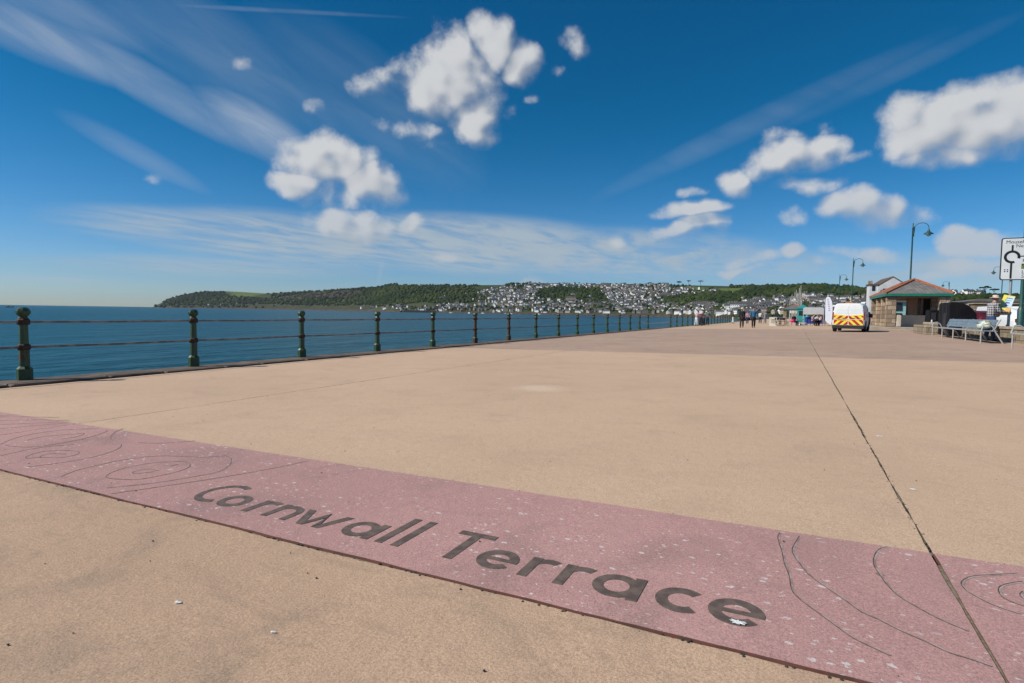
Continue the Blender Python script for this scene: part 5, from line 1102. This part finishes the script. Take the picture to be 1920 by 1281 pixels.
P = gp(1527, 609.5); q = Vector(P)*1.16; t_ = thing('market_stall', 'grey and white canvas stall with blue side cloths left of the feather flag', 'stall', (q.x, q.y, .03), R(-12)); CANV = mat('canvas_grey', (.42, .42, .42), (.36, .36, .37), 1, .8)
MB().ext([(-1.25, 1.25), (1.25, 1.25), (1.25, 2.05), (1.05, 2.2), (-1.05, 2.2), (-1.25, 2.05)], 'y', -1.0, 1.0).build('canopy', CANV, t_)
for x in (-1.2, 1.2):
    for y in (-.95, .95): MB().tube([(x, y, 0), (x, y, 1.3)], .03, 6).build('pole', PALE, t_)
MB().box((0, .0, .45), (2.2, .8, .88)).build('counter', cloth('cloth_royal', (.015, .03, .22)), t_)
P = gp(1504, 610.0); t_ = thing('upturned_dinghy', 'pale upturned dinghy lying on the paving right of the person in black', 'boat', P, R(80))
mb = MB(); nn = 9
for i in range(nn):
    u = i/(nn-1)*2-1; w2 = .55*math.sqrt(max(.02, 1-abs(u)**2.6)); 
    for a in range(7): th = math.pi*a/6; mb.v.append((u*1.0, w2*math.cos(th), .38*(1-.5*u*u)*math.sin(th)**.8))
mb.f = [(i*7+a, i*7+a+1, i*7+8+a, i*7+7+a) for i in range(nn-1) for a in range(6)]; mb.mi = [0]*len(mb.f); mb.build('hull', mat('dinghy_cream', (.56, .53, .46), (.44, .42, .37), 3, .5), t_, smooth=True); MB().box((0, 0, .385), (1.7, .05, .05)).build('keel', PALE, t_)
q = Vector(gp(1489, 607))*1.55; t_ = thing('mast_sculpture', 'cluster of tall pale masts rising behind the small far shelter', 'sculpture', (q.x, q.y, 0)); MASTM = mat('mast_grey', (.50, .48, .44), (.42, .40, .37), 2, .5)
for i, (x, h_) in enumerate(((-.75, 5.0), (-.5, 5.6), (-.28, 5.3), (-.05, 6.1), (.15, 6.6), (.38, 6.0), (.60, 7.0), (.82, 7.6), (1.02, 5.2))): MB().lathe([(.09, 0), (.06, h_), (.0, h_+.1)], 7, (x*1.25, (i % 3)*.5, 0)).build('mast', MASTM, t_)
# a bicycle leaning by the group at the railing
P = rp(1317, -9.15); t_ = thing('bicycle', 'dark bicycle leaning on the railing among the group of people', 'bicycle', P, R(92)); 
for x in (-.52, .52):
    w_ = MB().tube([(x+.33*math.cos(R(a)), 0, .34+.33*math.sin(R(a))) for a in range(0, 361, 20)], .018, 6, cap=False).build('wheel', TYRE, t_); sp_ = MB()
    for a in range(0, 180, 30): sp_.tube([(x+.32*math.cos(R(a)), 0, .34+.32*math.sin(R(a))), (x-.32*math.cos(R(a)), 0, .34-.32*math.sin(R(a)))], .003, 3)
    sp_.build('spokes', CHR, w_)
MB().tube([(-.52, 0, .34), (-.2, 0, .82), (.38, 0, .86), (-.05, 0, .32), (-.2, 0, .82)], .02, 6).tube([(-.52, 0, .34), (-.05, 0, .32)], .015, 6).tube([(.52, 0, .34), (.38, 0, .9), (.34, 0, 1.0)], .02, 6).build('frame', NAVYC, t_)
MB().tube([(.36, -.26, 1.02), (.34, 0, 1.0), (.36, .26, 1.02)], .015, 6).build('handlebar', CHR, t_); MB().box((-.22, 0, .93), (.24, .12, .06), bev=.02).build('saddle', BLACKC, t_)
# ------------------------------------------------------------------ sea haze
hz = MB().box((0, 2500, 110), (11000, 7400, 234)).build('haze', None)
hz.data.materials.clear(); hm = bpy.data.materials.new('sea_haze'); hm.use_nodes = True; t = NT(hm.node_tree); t.n.remove(t.n['Principled BSDF'])
pv = t.new('ShaderNodeVolumePrincipled'); pv.inputs['Color'].default_value = (.80, .88, 1, 1); pv.inputs['Density'].default_value = .000022; pv.inputs['Anisotropy'].default_value = .2
t.l.new(pv.outputs[0], t.n['Material Output'].inputs['Volume']); hz.data.materials.append(hm); tag(hz, kind='stuff'); hz.display_type = 'WIRE'
